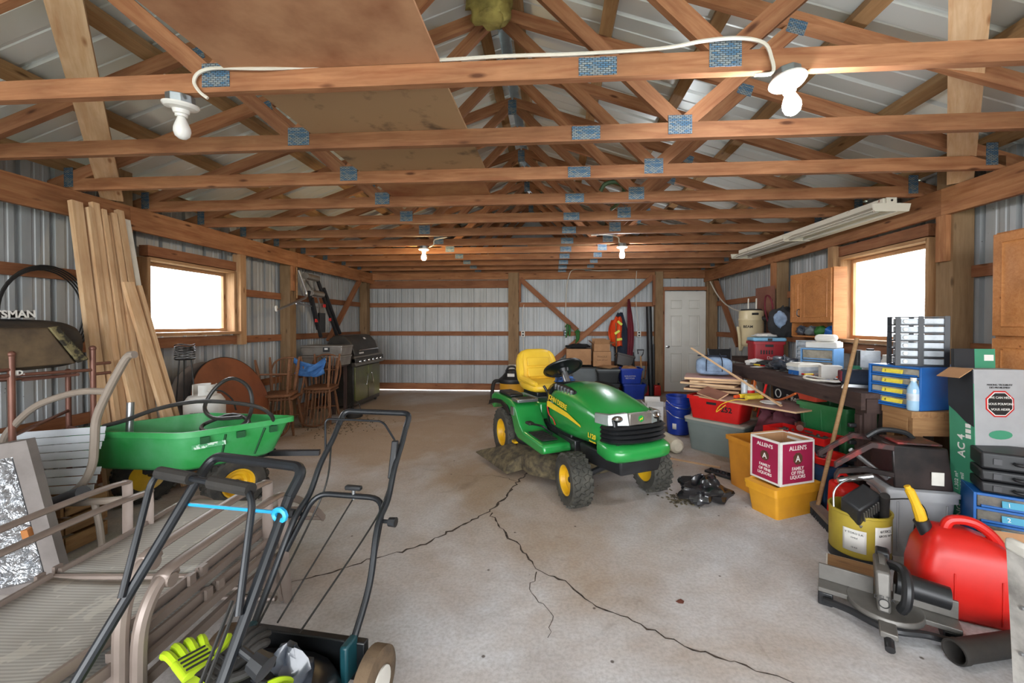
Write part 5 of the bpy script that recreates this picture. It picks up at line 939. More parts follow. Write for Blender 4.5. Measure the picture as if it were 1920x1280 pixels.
# ------------------------------------------------------------------ drawer units
P('unit_blue', '1c5fa8', .4, c2='174f8c', amt=.4); P('clear_drawer', 'a9a294', .2, c2='6f6a60', sc_=14, amt=.9, coat=.4); P('smoke_drawer', '55534f', .25, c2='8a8478', sc_=12, amt=.8, coat=.4); P('tag_yellow', 'e6d44a', .5, c2='bda52e', sc_=30, amt=.6); P('tag_teal', '1f8fb0', .5); P('unit_black', '20232b', .4); P('frost', 'c3cbd3', .25, c2='8f969c', sc_=12, amt=.8)
def drawers(nm, lab, loc, rz, w_, d_, h_, n, fm, dm, tagm=None, nums=None, cols=1):
    # front faces local -y
    t = thing(nm, lab, 'drawer unit', loc, rz)
    th = .012
    for x in (-w_/2+th/2, w_/2-th/2): MB().box((x, 0, h_/2), (th, d_, h_)).build('side', fm, t, bev=.002)
    MB().box((0, 0, h_-th/2), (w_-2*th, d_, th)).build('top', fm, t); MB().box((0, 0, th/2), (w_-2*th, d_, th)).build('base', fm, t); MB().box((0, d_/2-.004, h_/2), (w_-2*th, .008, h_-2*th)).build('back', fm, t)
    dh = (h_-th*(n+1))/n
    for i in range(n):
        z = th+i*(dh+th)
        if i: MB().box((0, 0, z-th/2), (w_-2*th, d_-.01, th)).build('divider', fm, t)
        cw = (w_-2*th)/cols
        for c_ in range(cols):
            x = -w_/2+th+cw*(c_+.5)
            dr = MB().box((x, -.004, z+dh/2), (cw-.008, d_-.03, dh-.006)).build('drawer', dm, t, bev=.004)
            MB().box((x, -d_/2+.006, z+dh*.16), (cw*.9, .012, .01)).build('lip', fm, dr)
            if tagm:
                tg = MB().box((0, 0, 0), (cw*.42, dh*.52, .003)).build('tag', tagm, dr, mw=face((x-cw*.03, -d_/2+.004, z+dh*.5), (1, 0, 0), (0, .25, 1)))
                if nums: text(nums[n-1-i], dh*.45, 'letter_white' if tagm == 'tag_teal' else 'letter_black', dr, face((x-cw*.17, -d_/2+.001, z+dh*.5), (1, 0, 0), (0, .25, 1)))
    return t
drawers('drawer_cabinet', 'blue four-drawer cabinet with yellow tags on the rough wooden bench', (2.465, 2.945, .832), -76, .33, .45, .27, 4, 'unit_blue', 'clear_drawer', 'tag_yellow', ['1', '2', '3', '4'])
t = thing('drawer_tower', 'black six-tier clear drawer tower on top of the blue cabinet', 'drawer unit', (2.40, 2.90, 1.104), -22)
for i in range(6):
    z = i*.052
    MB().box((0, 0, z+.005), (.25, .16, .010)).build('shelf', 'unit_black', t)
    if i < 6:
        for x, w_ in ((-.055, .10), (.065, .11)): MB().box((x, -.003, z+.028), (w_, .14, .038)).build('drawer', 'frost', t, bev=.004)
        MB().lathe([(0, 0), (.012, 0), (.012, .003), (0, .003)], 12, m=at(-.082, -.08, z+.028, rx=90)).build('drawer_pull', 'letter_white', t)
MB().box((0, 0, 6*.052+.003), (.25, .16, .006)).build('shelf', 'unit_black', t)
for x in (-.12, -.005, .12):
    for y in (-.078, .078): MB().box((x, y, .16), (.026, .008, .322)).build('upright', 'unit_black', t)
drawers('drawer_cabinet', 'blue drawer cabinet with numbered teal labels under the black cases', (2.46, 2.36, .165), -30, .38, .26, .32, 4, 'unit_blue', 'smoke_drawer', 'tag_teal', ['1', '2', '3', '4'])
drawers('drawer_cabinet', 'small pale blue drawer unit on the workbench under the oak wall cabinet', (2.62, 4.22, .901), -52, .28, .24, .24, 2, mat('pale_blue', '6fa3d8', .4), 'clear_drawer'); drawers('organiser_box', 'grey see-through organiser of many small drawers on the workbench by the wall cabinet', (2.80, 4.58, .901), -70, .34, .20, .30, 6, 'frost', 'frost', None, None, 3)
P('water', '9fc3dc', .1, c2='7fa9c8', coat=1)
def bottle(nm, lab, loc, r, h, mt, cap, cat='bottle', lbl=None, neck=.45):
    t = thing(nm, lab, cat, loc); m = MB(); m.lathe([(0, 0), (r*.9, 0), (r, .01), (r, h*.62), (r*.95, h*.68), (r*neck, h*.86), (r*neck, h*.9), (0, h*.9)], 18); m.build('body', mt, t)
    MB().lathe([(0, h*.9), (r*neck*1.15, h*.9), (r*neck*1.1, h), (0, h)], 14).build('cap', cap, t)
    if lbl: MB().lathe([(r*1.01, h*.30), (r*1.01, h*.52), (r*1.0, h*.52), (r*1.0, h*.30)], 18).build('label', lbl, t)
    return t
bottle('water_bottle', 'clear plastic water bottle in front of the blue four-drawer cabinet', (2.275, 2.77, .831), .033, .205, 'water', 'white_paint', lbl='frost')
t = tote('plastic_tub', 'small grey tub with yellow parts on the rough wooden bench', (2.60, 2.775, .831), (.17, .10, .07), 'frost', cat='tub'); 
tag(blob((2.59, 2.775, .905), (.05, .03, .022), 3, .3).build('yellow_parts', 'jd_yellow', ang=50), 'yellow plastic fitting lying in the small grey tub', 'fitting')
# papers on the blue cabinet
for i, (dx, dy, rz, mt, lab) in enumerate(((.0, .06, 20, 'black_plastic', 'black flat binder on the blue cabinet'), (-.08, .0, -30, 'letter_white', 'white paper sheet on top of the blue cabinet'))):
    o = MB().box((0, 0, .004), (.2, .14, .008)).build('flat_item', mt, bev=.002); o.name = 'binder' if i == 0 else 'paper_sheet'; o.location = (2.50+dx+.04, 2.97+dy+.04, 1.103+.0085*i); o.rotation_euler = (0, 0, R(rz)); tag(o, lab, 'binder' if i == 0 else 'paper')

# ------------------------------------------------------------------ flooring carton and cases
t = thing('flooring_carton', 'tall green and grey laminate flooring carton standing by the oak cabinet', 'box', (2.47, 2.50, 0), 0); P('carton_green', '3f8c6b', .6, c2='377e60', amt=.4); P('carton_grey', 'a3a4a6', .6, c2='8f9092'); P('carton_dark', '23262a', .6)
t.rotation_euler = (R(-2), 0, R(-1))
MB().box((0, 0, .56), (.255, .15, 1.12)).build('body', 'carton_grey', t, bev=.002); MB().box((-.129, 0, .52), (.004, .148, 1.04)).build('side_print', 'carton_green', t); 
m = MB(); m.prism([(-.074, 1.12), (.074, 1.12), (.074, .80), (.03, .82), (-.03, .87), (-.074, .90)], 0, .003, m=face((-.1315, 0, 0), (0, -1, 0))); m.build('dark_corner', 'carton_dark', t)
MB().box((.0, .07, 1.175), (.22, .02, .115)).build('top_flap', 'carton_dark', t); MB().box((.055, .0595, 1.175), (.11, .003, .113)).build('flap_print', 'carton_green', t); MB().box((.075, .057, 1.18), (.05, .002, .035)).build('barcode', 'letter_white', t); MB().box((-.17, 0, 1.09), (.09, .14, .004)).build('side_flap', 'cardboard', t, mw=Mx.Translation((-.13, 0, 1.12)) @ Mx.Rotation(R(-35), 4, 'Y') @ Mx.Translation((.13, 0, -1.09)))
oct_ = lambda r: [(r*math.cos(R(22.5+45*k)), r*math.sin(R(22.5+45*k))) for k in range(8)]
for r, mt, z in ((.078, 'red_plastic', .0), (.07, 'letter_white', .001), (.065, 'letter_black', .002)): MB().prism(oct_(r), 0, .001, m=face((.0, -.0755-z, .93), (1, 0, 0))).build('stop_sign', mt, t)
for z, s_ in ((.965, 'WE CAN HELP'), (.93, 'NOUS POUVONS'), (.90, 'VOUS AIDER')): text(s_, .017, 'letter_white', t, face((0, -.0795, z), (1, 0, 0)))
for z, s_ in ((1.035, 'MAKING TROUBLES?'), (1.02, 'DES PROBLEMES?')): text(s_, .014, 'letter_black', t, face((0, -.077, z), (1, 0, 0)))
m = MB(); m.prism([(.06*math.cos(a)+(.045 if math.cos(a) > 0 else -.045)*0+.0, .025*math.sin(a)) for a in [2*math.pi*k/16 for k in range(16)]], 0, .001, m=face((0, -.0765, .76), (1, 0, 0))); m.build('hand_slot', 'carton_green', t)
for k in range(9): 
    for cx in (-.055, .06): MB().box((cx, -.0765, .68-k*.022), (.09, .001, .009)).build('small_print', 'grey_wood', t)
text('AC 4', .06, 'letter_white', t, face((-.1325, 0, .68), (0, 0, 1), (0, 1, 0)), bold=.001); text('1.302 m²', .03, 'letter_white', t, face((-.1325, .035, .47), (0, 0, 1), (0, 1, 0))); text('12.28 mil', .03, 'letter_white', t, face((-.1325, 0.0, .47), (0, 0, 1), (0, 1, 0))); text('FLOORING', .05, 'letter_white', t, face((-.1325, .02, .22), (0, 0, 1), (0, 1, 0))); text('STRATIFIE', .05, 'letter_white', t, face((-.1325, -.04, .22), (0, 0, 1), (0, 1, 0)))
for k in range(3): MB().box((-.1325, -.04, .80-k*.03), (.001, .03, .022)).build('icon', 'letter_white', t)
for i, (z, h, lab) in enumerate(((.488, .06, 'lowest black tool case on the blue numbered drawer cabinet'), (.551, .06, 'middle black tool case above the blue numbered drawer cabinet'), (.614, .09, 'topmost deep black tool case under the tall oak cabinet'))):
    t = thing('tool_case', lab, 'case', (2.47, 2.345, z), -30, 'black tool cases'); MB().box((0, 0, h/2), (.36, .24, h-.002)).build('body', 'black_plastic', t, bev=.012, seg=3); MB().tube(catmull([(-.06, -.12, h*.5), (-.05, -.15, h*.5), (.05, -.15, h*.5), (.06, -.12, h*.5)]), .008, 8).build('handle', 'black_plastic', t)
    for x in (-.12, .12): MB().box((x, -.122, h*.5), (.03, .008, .03)).build('latch', 'dark_steel', t)
t = tote('green_crate', 'green slatted crate under the blue numbered drawer cabinet', (2.46, 2.36, 0), (.42, .30, .16), mat('crate_green', '1f6b3c', .5), None, -30, 'crate')
for k in range(4): MB().box((0, -.155, .04+k*.03), (.38, .006, .01)).build('slat', 'carton_green', t)
t = carton('cardboard_box', 'open cardboard box with flap bent over beside the red fuel can', (2.18, 2.06, 0), (.16, .22, .26), -20, flaps=3)
# ------------------------------------------------------------------ front right: mitre saw, fuel can, drum, broom
P('saw_grey', '77746f', .45, metal=.5, c2='55524e', sc_=8); P('saw_black', '202123', .4)
t = thing('mitre_saw', 'grey and black mitre saw sitting on the floor at the right', 'saw', (1.54, 2.02, 0), -33); t.scale = (.86, .86, .86)
m = MB(); m.prism([(-.29, -.06), (.29, -.06), (.29, .07), (-.29, .07)], .075, .10); m.lathe([(0, .07), (.16, .07), (.165, .085), (.16, .103), (0, .103)], 28, c=(0, -.02, 0)); m.build('table', 'saw_grey', t, bev=.003)
for s_ in (-1, 1):
    MB().hexa([(s_*.29, -.06, .0), (s_*.22, -.06, .0), (s_*.22, .07, .0), (s_*.29, .07, .0)], [(s_*.29, -.06, .076), (s_*.22, -.06, .076), (s_*.22, .07, .076), (s_*.29, .07, .076)]).build('foot', 'saw_black', t, bev=.008); MB().box((s_*.165, .045, .145), (.25, .016, .09)).build('fence', 'saw_grey', t, bev=.003)
m = MB(); m.tube(catmull([(-.26, -.075, .04), (-.15, -.12, .055), (0, -.19, .06), (.15, -.12, .055), (.26, -.075, .04)], 5), .018, 8); m.build('front_skirt', 'saw_black', t)
MB().box((0, -.21, .075), (.07, .14, .03)).build('mitre_arm', 'saw_grey', t, bev=.005); MB().cyl((0, -.27, .055), (0, -.33, .04), .02, n=14).build('lock_knob', 'saw_black', t)
MB().hexa([(-.035, -.13, .10), (.02, -.13, .10), (.02, .02, .10), (-.035, .02, .10)], [(-.045, -.10, .30), (.02, -.10, .30), (.02, .10, .31), (-.045, .10, .31)]).build('blade_guard', 'saw_grey', t, bev=.012); MB().lathe([(0, -.012), (.125, -.012), (.125, .012), (0, .012)], 26, m=at(-.01, .05, .20, ry=90)).build('upper_guard', 'saw_grey', t)
text('DELTA', .028, 'letter_black', t, face((-.008, -.132, .18), (1, 0, 0), (0, .1, 1))); MB().lathe([(.02, 0), (.024, 0), (.024, .001), (.02, .001)], 20, m=at(-.008, -.128, .15, rx=90)).build('badge_ring', 'letter_black', t)
m = MB(); m.tube(catmull([(.03, .02, .30), (.07, -.06, .32), (.08, -.13, .28), (.075, -.15, .20), (.06, -.12, .14)], 5), .024, 10); m.build('handle', 'saw_black', t); MB().cyl((.05, .05, .20), (.26, .06, .185), .06, .055, n=18).build('motor', 'saw_black', t); MB().box((0, .12, .2), (.06, .08, .26)).build('pivot', 'saw_black', t, bev=.01)
o = MB().box((0, 0, .005), (.26, .18, .012)).build('framed_panel', 'white_paint', bev=.002); o.location = (1.58, 2.25, .075); o.rotation_euler = (R(13), R(0), R(-33)); tag(o, 'white edged dusty panel leaning behind the mitre saw', 'panel')
o = MB().box((0, 0, .005), (.245, .165, .02)).build('panel_face', 'oldw', o)
t = thing('fuel_can', 'large red plastic fuel can with yellow spout behind the mitre saw', 'fuel can', (1.98, 2.12, 0), -22); P('can_red', 'cf2018', .38, c2='a51812', amt=.4)
m = MB(); rg = []
for z, a, b, x in ((0, .185, .115, 0), (.02, .20, .13, 0), (.18, .20, .13, 0), (.28, .19, .125, .01), (.35, .13, .10, -.02), (.385, .07, .05, -.05)): rg.append(rrect([(x-a, -b), (x+a, -b), (x+a, b), (x-a, b)], min(a, b)*.55, z, 5))
m.loft(rg); m.build('body', 'can_red', t, ang=60)
m = MB(); m.tube(catmull([(-.075, 0, .36), (-.05, 0, .42), (.03, 0, .425), (.10, 0, .37), (.15, 0, .27), (.17, 0, .20)], 5), .022, 10); m.build('handle', 'can_red', t); MB().cyl((-.13, 0, .33), (-.16, 0, .40), .032, n=14).build('collar', 'black_plastic', t)
m = MB(); m.tube(catmull([(-.155, 0, .39), (-.17, 0, .45), (-.20, 0, .53), (-.215, 0, .56)], 4), [.024]*5+[.02]*5+[.014]*3, 10); m.build('spout', 'jd_yellow', t)
for k in (-1, 1): MB().box((k*.08, -.131, .12), (.006, .006, .2)).build('moulding', 'can_red', t, bev=.002)
t = thing('black_duct_pipe', 'short thick black pipe lying on the floor below the ladder', 'pipe'); m = MB(); a, b = V((1.62, 1.77, .0485)), V((2.02, 1.86, .0485)); zz = (b-a).normalized(); xx = V((0, 0, 1)).cross(zz).normalized(); mm = Mx((xx, zz.cross(xx), zz)).transposed().to_4x4(); mm.translation = a; m.lathe([(0, .22), (.038, .22), (.038, .004), (.040, 0), (.046, 0), (.048, .006), (.048, .03), (.045, .04), (.045, .42), (0, .42)], 28, m=mm); m.build('shell', 'black_rubber', t)
t = thing('step_ladder', 'paint-worn white step ladder cut off by the right edge of the view', 'ladder', (1.545, 1.44, 0), 0); P('ladder_white', 'c9c6c0', .5, c2='6d6a66', sc_=9, amt=.8)
for x in (0, .36):
    board('stile', (x-.012, -.02, 0), (x, .03, .62), .022, .06, 'ladder_white', t, up=(0, 1, 0)); board('rear_stile', (x+.10, -.36, 0), (x+.03, .0, .60), .02, .035, 'ladder_white', t, up=(0, 1, 0)); MB().box((x, .03, .63), (.03, .075, .045)).build('end_cap', 'white_paint', t, bev=.012)
    for z in (.15, .30, .45): MB().cyl((x-.026, .0, z), (x+.014, .0, z), .006, n=8).build('rivet', 'steel', t)
for z in (.12, .34): board('tread', (.012, .0, z), (.348, .0, z), .08, .025, 'saw_grey', t)
t = thing('yellow_drum', 'yellow cardboard drum with white labels full of scrap parts', 'drum', (1.81, 2.56, 0)); t.scale = (.86, .86, .84); P('drum_yellow', 'b09a34', .55, c2='8b7726', sc_=4, amt=.7)
m = MB(); m.lathe([(0, 0), (.165, 0), (.17, .01), (.172, .33), (.178, .335), (.178, .35), (.166, .35), (.162, .02), (0, .02)], 32); m.build('body', 'drum_yellow', t); MB().lathe([(.171, .0), (.1745, .0), (.1745, .06), (.171, .06)], 32).build('dark_band', 'black_plastic', t)
def curved_label(par, a0, a1, z0, z1, r, mt, nm='label'):
    m = MB(); m.loft([[(r*math.cos(R(a)), r*math.sin(R(a)), z) for a in [a0+(a1-a0)*k/8 for k in range(9)]] for z in (z0, z1)], closed=False); return m.build(nm, mt, par, solid=.001)
curved_label(t, 205, 247, .10, .25, .1745, 'letter_white'); curved_label(t, 262, 305, .11, .29, .1745, 'letter_white')
for a, z, s_, sz in ((284, .265, '6/150CL', .024), (284, .235, 'GROSS WT.', .02), (284, .15, 'LOT', .013), (226, .225, 'Y TORO S.A.', .018), (226, .195, 'CHILE', .014), (226, .13, '13 KG', .013)): text(s_, sz, 'letter_black', t, face((.1757*math.cos(R(a)), .1757*math.sin(R(a)), z), (-math.sin(R(a)), math.cos(R(a)), 0)))
MB().tube(catmull([(-.17, 0, .33), (-.15, .02, .46), (-.05, .03, .535), (.06, .03, .53), (.15, .02, .45), (.17, 0, .33)]), .0065, 8).build('bail_handle', 'steel', t)
t = thing('scrap_heater', 'black and grey appliance casing stuck in the yellow drum', 'appliance', (1.82, 2.56, .20)); t.rotation_euler = (R(24), R(-32), R(10)); MB().hexa([(-.09, -.055, 0), (.09, -.055, 0), (.09, .055, 0), (-.09, .055, 0)], [(-.07, -.06, .27), (.10, -.06, .25), (.10, .05, .25), (-.07, .05, .27)]).build('casing', 'black_plastic', t, bev=.012)
for k in range(8): MB().box((-.045+k*.017, -.062, .19), (.007, .006, .08)).build('grille_fin', 'saw_grey', t)
MB().box((-.03, -.06, .08), (.1, .012, .1)).build('face_plate', 'saw_grey', t, bev=.004); MB().cyl((.06, -.08, .02), (.09, -.075, .28), .022, n=12).build('side_tube', 'black_rubber', t)
cable([(1.93, 2.50, .37), (1.99, 2.43, .40), (2.05, 2.42, .36), (2.05, 2.40, .28), (1.99, 2.37, .25), (1.96, 2.36, .33), (1.95, 2.365, .2), (1.93, 2.36, .12)], .004, 'thin black cord trailing over the rim of the yellow drum', 'black_rubber', 'cable', 'cord')
t = tote('storage_tote', 'light grey lidded tote between the yellow drum and the flooring carton', (2.17, 2.66, 0), (.32, .24, .38), 'grey_tote', 'saw_grey', -12, ribs=3); W['tote_light'] = mat('tote_light', 'a9aaac', .5)
for ch in t.children: ch.data.materials[0] = W['tote_light']
# black housing with red-striped arms on top of the tote
t = thing('snowblower_housing', 'black sheet-metal housing with red worn edges on top of the grey tote', 'machine part', (2.15, 2.64, .418), -10); P('housing', '221f1f', .35, c2='4a3c38', metal=.4, sc_=5, amt=.7); P('worn_red', '33211f', .4, c2='8d2f2c', sc_=7, amt=.9, lo=.5, hi=.62)
MB().hexa([(-.14, -.12, 0), (.15, -.12, 0), (.15, .12, 0), (-.14, .12, 0)], [(-.15, -.115, .25), (.13, -.10, .24), (.13, .11, .24), (-.15, .12, .25)]).build('shell', 'housing', t, bev=.008); MB().box((.07, -.12, .07), (.06, .004, .075)).build('sticker', 'white_paint', t); MB().box((0, 0, .255), (.22, .18, .012)).build('top_edge', 'worn_red', t, bev=.003)
for y in (-.11, .11): MB().loft([[(x, y-.012, z), (x, y+.012, z), (x, y+.012, z+.035), (x, y-.012, z+.035)] for x, z in ((-.14, .215), (-.25, .225), (-.33, .17), (-.44, .09))]).build('arm', 'worn_red', t, bev=.003)
MB().loft([[(x, -.125, z), (x, -.1, z), (x, -.1, z+.03), (x, -.125, z+.03)] for x, z in ((-.14, .06), (-.28, .08), (-.42, .06), (-.44, .02))]).build('arm', 'housing', t, bev=.003); MB().cyl((-.14, -.05, .03), (-.33, -.05, .19), .014, n=10).build('strut', 'steel', t); MB().cyl((-.40, -.06, .0), (-.22, -.06, .04), .016, n=10).build('strut', 'steel', t); MB().tube(catmull([(-.2, .05, .25), (-.12, .05, .30), (.0, .05, .29), (.05, .05, .25)]), .015, 8).build('grab_bar', 'black_plastic', t)
# broom
t = thing('push_broom', 'push broom with wooden handle leaning on the workbench edge', 'broom', (0, 0, 0)); a, b = V((1.93, 3.30, .0)), V((1.83, 2.82, 0)); d_ = (b-a).normalized()
board('head', a+V((0, 0, .075)), b+V((0, 0, .075)), .06, .03, 'grey_wood', t)
m = MB(); r_ = random.Random(4); nn = V((-d_.y, d_.x, 0))
for k in range(60):
    for j in range(4): p = a.lerp(b, (k+.5)/60)+nn*(-.022+.0147*j); q = V((r_.uniform(-.006, .006), r_.uniform(-.006, .006), 0)); m.tube([p+V((0, 0, .062)), p+q+V((0, 0, .003))], .0035, 4)
m.build('bristles', 'black_cloth', t, kind='stuff'); MB().tube([(1.885, 3.07, .07), (2.17, 3.11, 1.275)], .0135, 12).build('handle', 'handle', t)
# dark plank/edge beside broom, red jerry can, blue tote
t = thing('jerry_can', 'red jerry can standing behind the broom handle', 'fuel can', (1.99, 2.95, 0), 10); MB().hexa([(-.09, -.07, 0), (.09, -.07, 0), (.09, .07, 0), (-.09, .07, 0)], [(-.09, -.07, .28), (.09, -.07, .28), (.08, .06, .31), (-.08, .06, .31)]).build('body', 'can_red', t, bev=.025, seg=3); MB().cyl((.04, 0, .31), (.04, 0, .35), .025, n=12).build('cap', 'black_plastic', t); MB().tube(catmull([(-.07, 0, .30), (-.05, 0, .35), (.0, 0, .35), (.015, 0, .31)]), .012, 8).build('handle', 'can_red', t)
P('navy_tote', '25405f', .5, c2='1b2f47'); tote('storage_tote', 'navy blue tote standing behind the burgundy liquor carton', (2.06, 3.25, 0), (.22, .19, .30), 'navy_tote', 'navy_tote', 10)
t = thing('red_basin', 'shiny red plastic basin on top of the navy tote', 'basin', (2.05, 3.25, .337)); MB().lathe([(0, 0), (.10, 0), (.13, .05), (.145, .055), (.145, .062), (.125, .058), (.095, .008), (0, .008)], 28).build('bowl', 'can_red', t)
# ------------------------------------------------------------------ middle right: cartons, bins, boards
P('bin_yellow', 'd99a26', .5, c2='b57a1c', sc_=5, amt=.5); P('liquor', '9c2146', .5, c2='861a3a', amt=.4); P('carton_white', 'dcd9d4', .6, c2='bdb8b0'); P('seal_gold', '5b3a2a', .6)
t = tote('yellow_bin', 'long yellow plastic bin under the burgundy liquor carton', (1.70, 3.17, 0), (.44, .25, .20), 'bin_yellow', 'bin_yellow', 24, 'bin')
t = thing('liquor_carton', 'burgundy and white liquor carton standing on the yellow bin', 'box', (1.69, 3.17, .236), 21)
a, b, h = .155, .125, .31
for x, y, dx, dy in ((0, -b, 2*a, .005), (-a, 0, .005, 2*b), (0, b, 2*a, .005), (a, 0, .005, 2*b)): MB().box((x, y, h/2), (dx+.004, dy+.004, h)).build('side', 'carton_white', t)
MB().box((0, 0, .004), (2*a, 2*b, .006)).build('bottom', 'cardboard', t)
for x, y, dx, dy in ((0, b-.006, 2*a-.016, .003), (a-.006, 0, .003, 2*b-.016), (0, -b+.006, 2*a-.016, .003)): MB().box((x, y, h/2), (dx, dy, h-.012)).build('lining', 'cardboard', t)
MB().box((0, -b-.0035, h*.5), (2*a-.03, .003, h-.03)).build('print_panel', 'liquor', t); MB().box((-a-.0035, 0, h*.5), (.003, 2*b-.03, h-.03)).build('print_panel', 'liquor', t)
for fm, sx in ((lambda z: face((0, -b-.0055, z), (1, 0, 0)), 1), (lambda z: face((-a-.0055, 0, z), (0, -1, 0)), .85)):
    text("ALLEN'S", .045*sx, 'letter_white', t, fm(.26), bold=.0004); MB().prism(oct_(.045*sx), -.0002, .0002, m=fm(.185)).build('seal', 'seal_gold', t); text('A', .065*sx, 'letter_white', t, fm(.182), bold=.001)
    for z, s_ in ((.115, 'FAMILY'), (.085, 'OF FINE'), (.055, 'LIQUORS')): text(s_, .034*sx, 'letter_white', t, fm(z), bold=.0004)
MB().box((0, b, h+.0), (2*a, .004, .02)).build('torn_edge', 'cardboard', t); MB().box((.155, -.02, h-.02), (.004, .2, .05)).build('torn_flap', 'carton_white', t, mw=Mx.Translation((.16, 0, h)) @ Mx.Rotation(R(12), 4, 'Y') @ Mx.Translation((-.16, 0, -h)))
P('crate_orange', 'd8902f', .5, c2='b06f20')
t = tote('orange_crate', 'slotted orange crate behind the burgundy liquor carton', (1.70, 3.60, 0), (.32, .28, .42), 'crate_orange', None, 15, 'crate')
for k in range(7): MB().box((-.14+k*.022, -.142, .30), (.009, .012, .09)).build('slot', 'cart_dark', t, mw=None).data.materials[0] = W['seal_gold']
t = tote('storage_tote', 'grey-green lidded tote on the floor under the red 252 bin', (1.84, 4.62, 0), (.62, .42, .33), mat('sage_tote', '7f8a88', .5, c2='6b7674', amt=.3), mat('tote_lid', 'b9b3a6', .5), -48)
P('bin_red', 'd31f1e', .4, c2='b01716', amt=.4)
t = tote('red_bin', 'bright red plastic bin marked 252 on the grey-green tote', (1.80, 4.56, .367), (.56, .38, .24), 'bin_red', None, -44, 'bin'); text('252', .075, 'letter_black', t, face((.13, -.1835, .13), (1, 0, 0), (0, -.11, 1)), bold=.002)
MB().box((-.02, -.19, .18), (.1, .006, .025)).build('hand_slot', 'black_plastic', t)
def slab(lab, c, w_, d_, th, rz, mt, tilt=(0, 0), nm='board_panel'):
    t = thing(nm, lab, 'board', c, rz, 'boards on the red bin'); t.rotation_euler = (R(tilt[0]), R(tilt[1]), R(rz)); MB().box((0, 0, th/2), (w_, d_, th)).build('core', 'pale', t); MB().box((0, 0, th+.001), (w_, d_, .002)).build('face', mt, t); return t
P('laminate', 'b58a84', .35, c2='8f6a66', sc_=3, amt=.5); P('dark_laminate', '6b3a30', .4, c2='4a2620')
slab('large thin brown laminate panel spread over the red 252 bin', (2.01, 4.22, .609), 1.10, .52, .014, -62, 'laminate', (0, -1.5))
for i, (dx, dy, w_, d_, rz, mt, lab) in enumerate(((0, 0, .55, .40, -30, 'dark_laminate', 'dark laminate board lowest in the pile under the blue-grey bag'), (.03, .02, .52, .36, -22, 'laminate', 'second laminate board from the bottom under the blue-grey bag'), (-.02, .02, .56, .38, -35, 'dark_laminate', 'dark board third up in the pile under the blue-grey bag'), (.02, .03, .54, .42, -15, 'hardb', 'brown board near the top of the pile under the blue-grey bag'), (.0, .02, .58, .44, -20, 'laminate', 'pinkish top board of the pile under the blue-grey bag'))):
    slab(lab, (1.80+dx, 4.76+dy, .645+i*.031), w_, d_, .022, rz, mt)
slab('small dark board tilted against the front of the board pile', (1.66, 4.42, .65), .26, .16, .012, -60, 'hardb', (20, 8))
t = thing('duffel_bag', 'blue-grey duffel bag on top of the board pile', 'bag', (1.83, 4.84, .802), -18); P('duffel', '8da3bf', .8, c2='556478', sc_=9, amt=.8)
m = MB(); m.loft([bagring(x, -.11*f, .11*f, .0 if f > .9 else .03, .20*f+.0) for x, f in ((-.19, .75), (-.16, .97), (0, 1.05), (.16, .97), (.19, .75))]); m.build('body', 'duffel', t, sub=1); MB().box((0, -.112, .09), (.16, .02, .09)).build('pocket', 'duffel', t, bev=.015, seg=3)
for x in (-.08, .08): MB().tube(catmull([(x, -.115, .05), (x, -.12, .16), (x*.8, -.05, .225), (x*.8, .05, .225), (x, .11, .16)]), .010, 6, flat=(1.4, .5)).build('strap', 'navy', t)
MB().box((-.02, 0, .215), (.30, .03, .012)).build('zip_flap', 'navy', t)
t = thing('wood_strip', 'long pale wooden strip slanting from the board pile down to the brown panel', 'strip'); board('strip', (1.60, 4.9, 1.10), (2.02, 3.80, .652), .022, .012, 'pale', t)
def can_(lab, loc, r, h, mt, lid='steel', nm='spray_can', cat='can', band=None):
    t = thing(nm, lab, cat, loc); MB().lathe([(0, 0), (r, 0), (r, h*.86), (r*.9, h*.9), (r*.9, h), (0, h)], 18).build('body', mt, t)
    if band: MB().lathe([(r*1.01, h*.2), (r*1.01, h*.6), (r, h*.6), (r, h*.2)], 18).build('label', band, t)
    MB().lathe([(0, h), (r*.7, h), (r*.65, h+.012), (0, h+.012)], 14).build('lid', lid, t)
can_('grey spray can with black cap beside the board pile', (1.97, 4.40, .632), .03, .17, 'frost', 'black_plastic'); can_('red and white paint tin beside the spray can', (2.05, 4.46, .632), .05, .10, 'white_paint', 'white_paint', 'paint_tin', band='bin_red'); can_('small white tub behind the red and white paint tin', (2.12, 4.52, .632), .04, .09, 'white_paint', 'white_paint', 'paint_tub')
def bar_item(nm, lab, cat, p0, p1, w_, h_, mt, bev=.004): return tag(board(nm, p0, p1, w_, h_, mt, None, bev=bev), lab, cat)
t = thing('caulk_gun', 'yellow cartridge lying on the brown panel beside the spray can', 'cartridge'); MB().cyl((1.90, 4.20, .654), (2.08, 4.26, .654), .022, n=14).build('tube', 'tag_yellow', t); MB().cyl((2.08, 4.26, .654), (2.14, 4.278, .654), .008, .004, n=10).build('nozzle', 'jd_yellow', t)
bar_item('box_level', 'yellow level lying across the brown panel', 'level', (1.88, 4.30, .652), (2.10, 4.37, .652), .03, .04, 'decal_yellow'); bar_item('tape_roll_box', 'orange tool grip lying on the brown panel by the level', 'tool', (1.82, 4.27, .648), (1.89, 4.32, .648), .03, .03, 'orange_vest')
t = thing('saucer', 'white patterned saucer on the brown laminate panel', 'saucer', (2.02, 3.98, .626)); MB().lathe([(0, .004), (.05, .004), (.085, .022), (.09, .024), (.086, .028), (.05, .01), (0, .01)], 24).build('dish', 'white_porcelain', t)
cable([(1.94, 4.22, .64), (1.86, 4.12, .645), (1.76, 4.14, .64), (1.66, 4.20, .58), (1.63, 4.24, .50), (1.70, 4.19, .58)], .004, 'yellow cord trailing from the brown panel over the red 252 bin', 'decal_yellow', 'cord', 'cord')
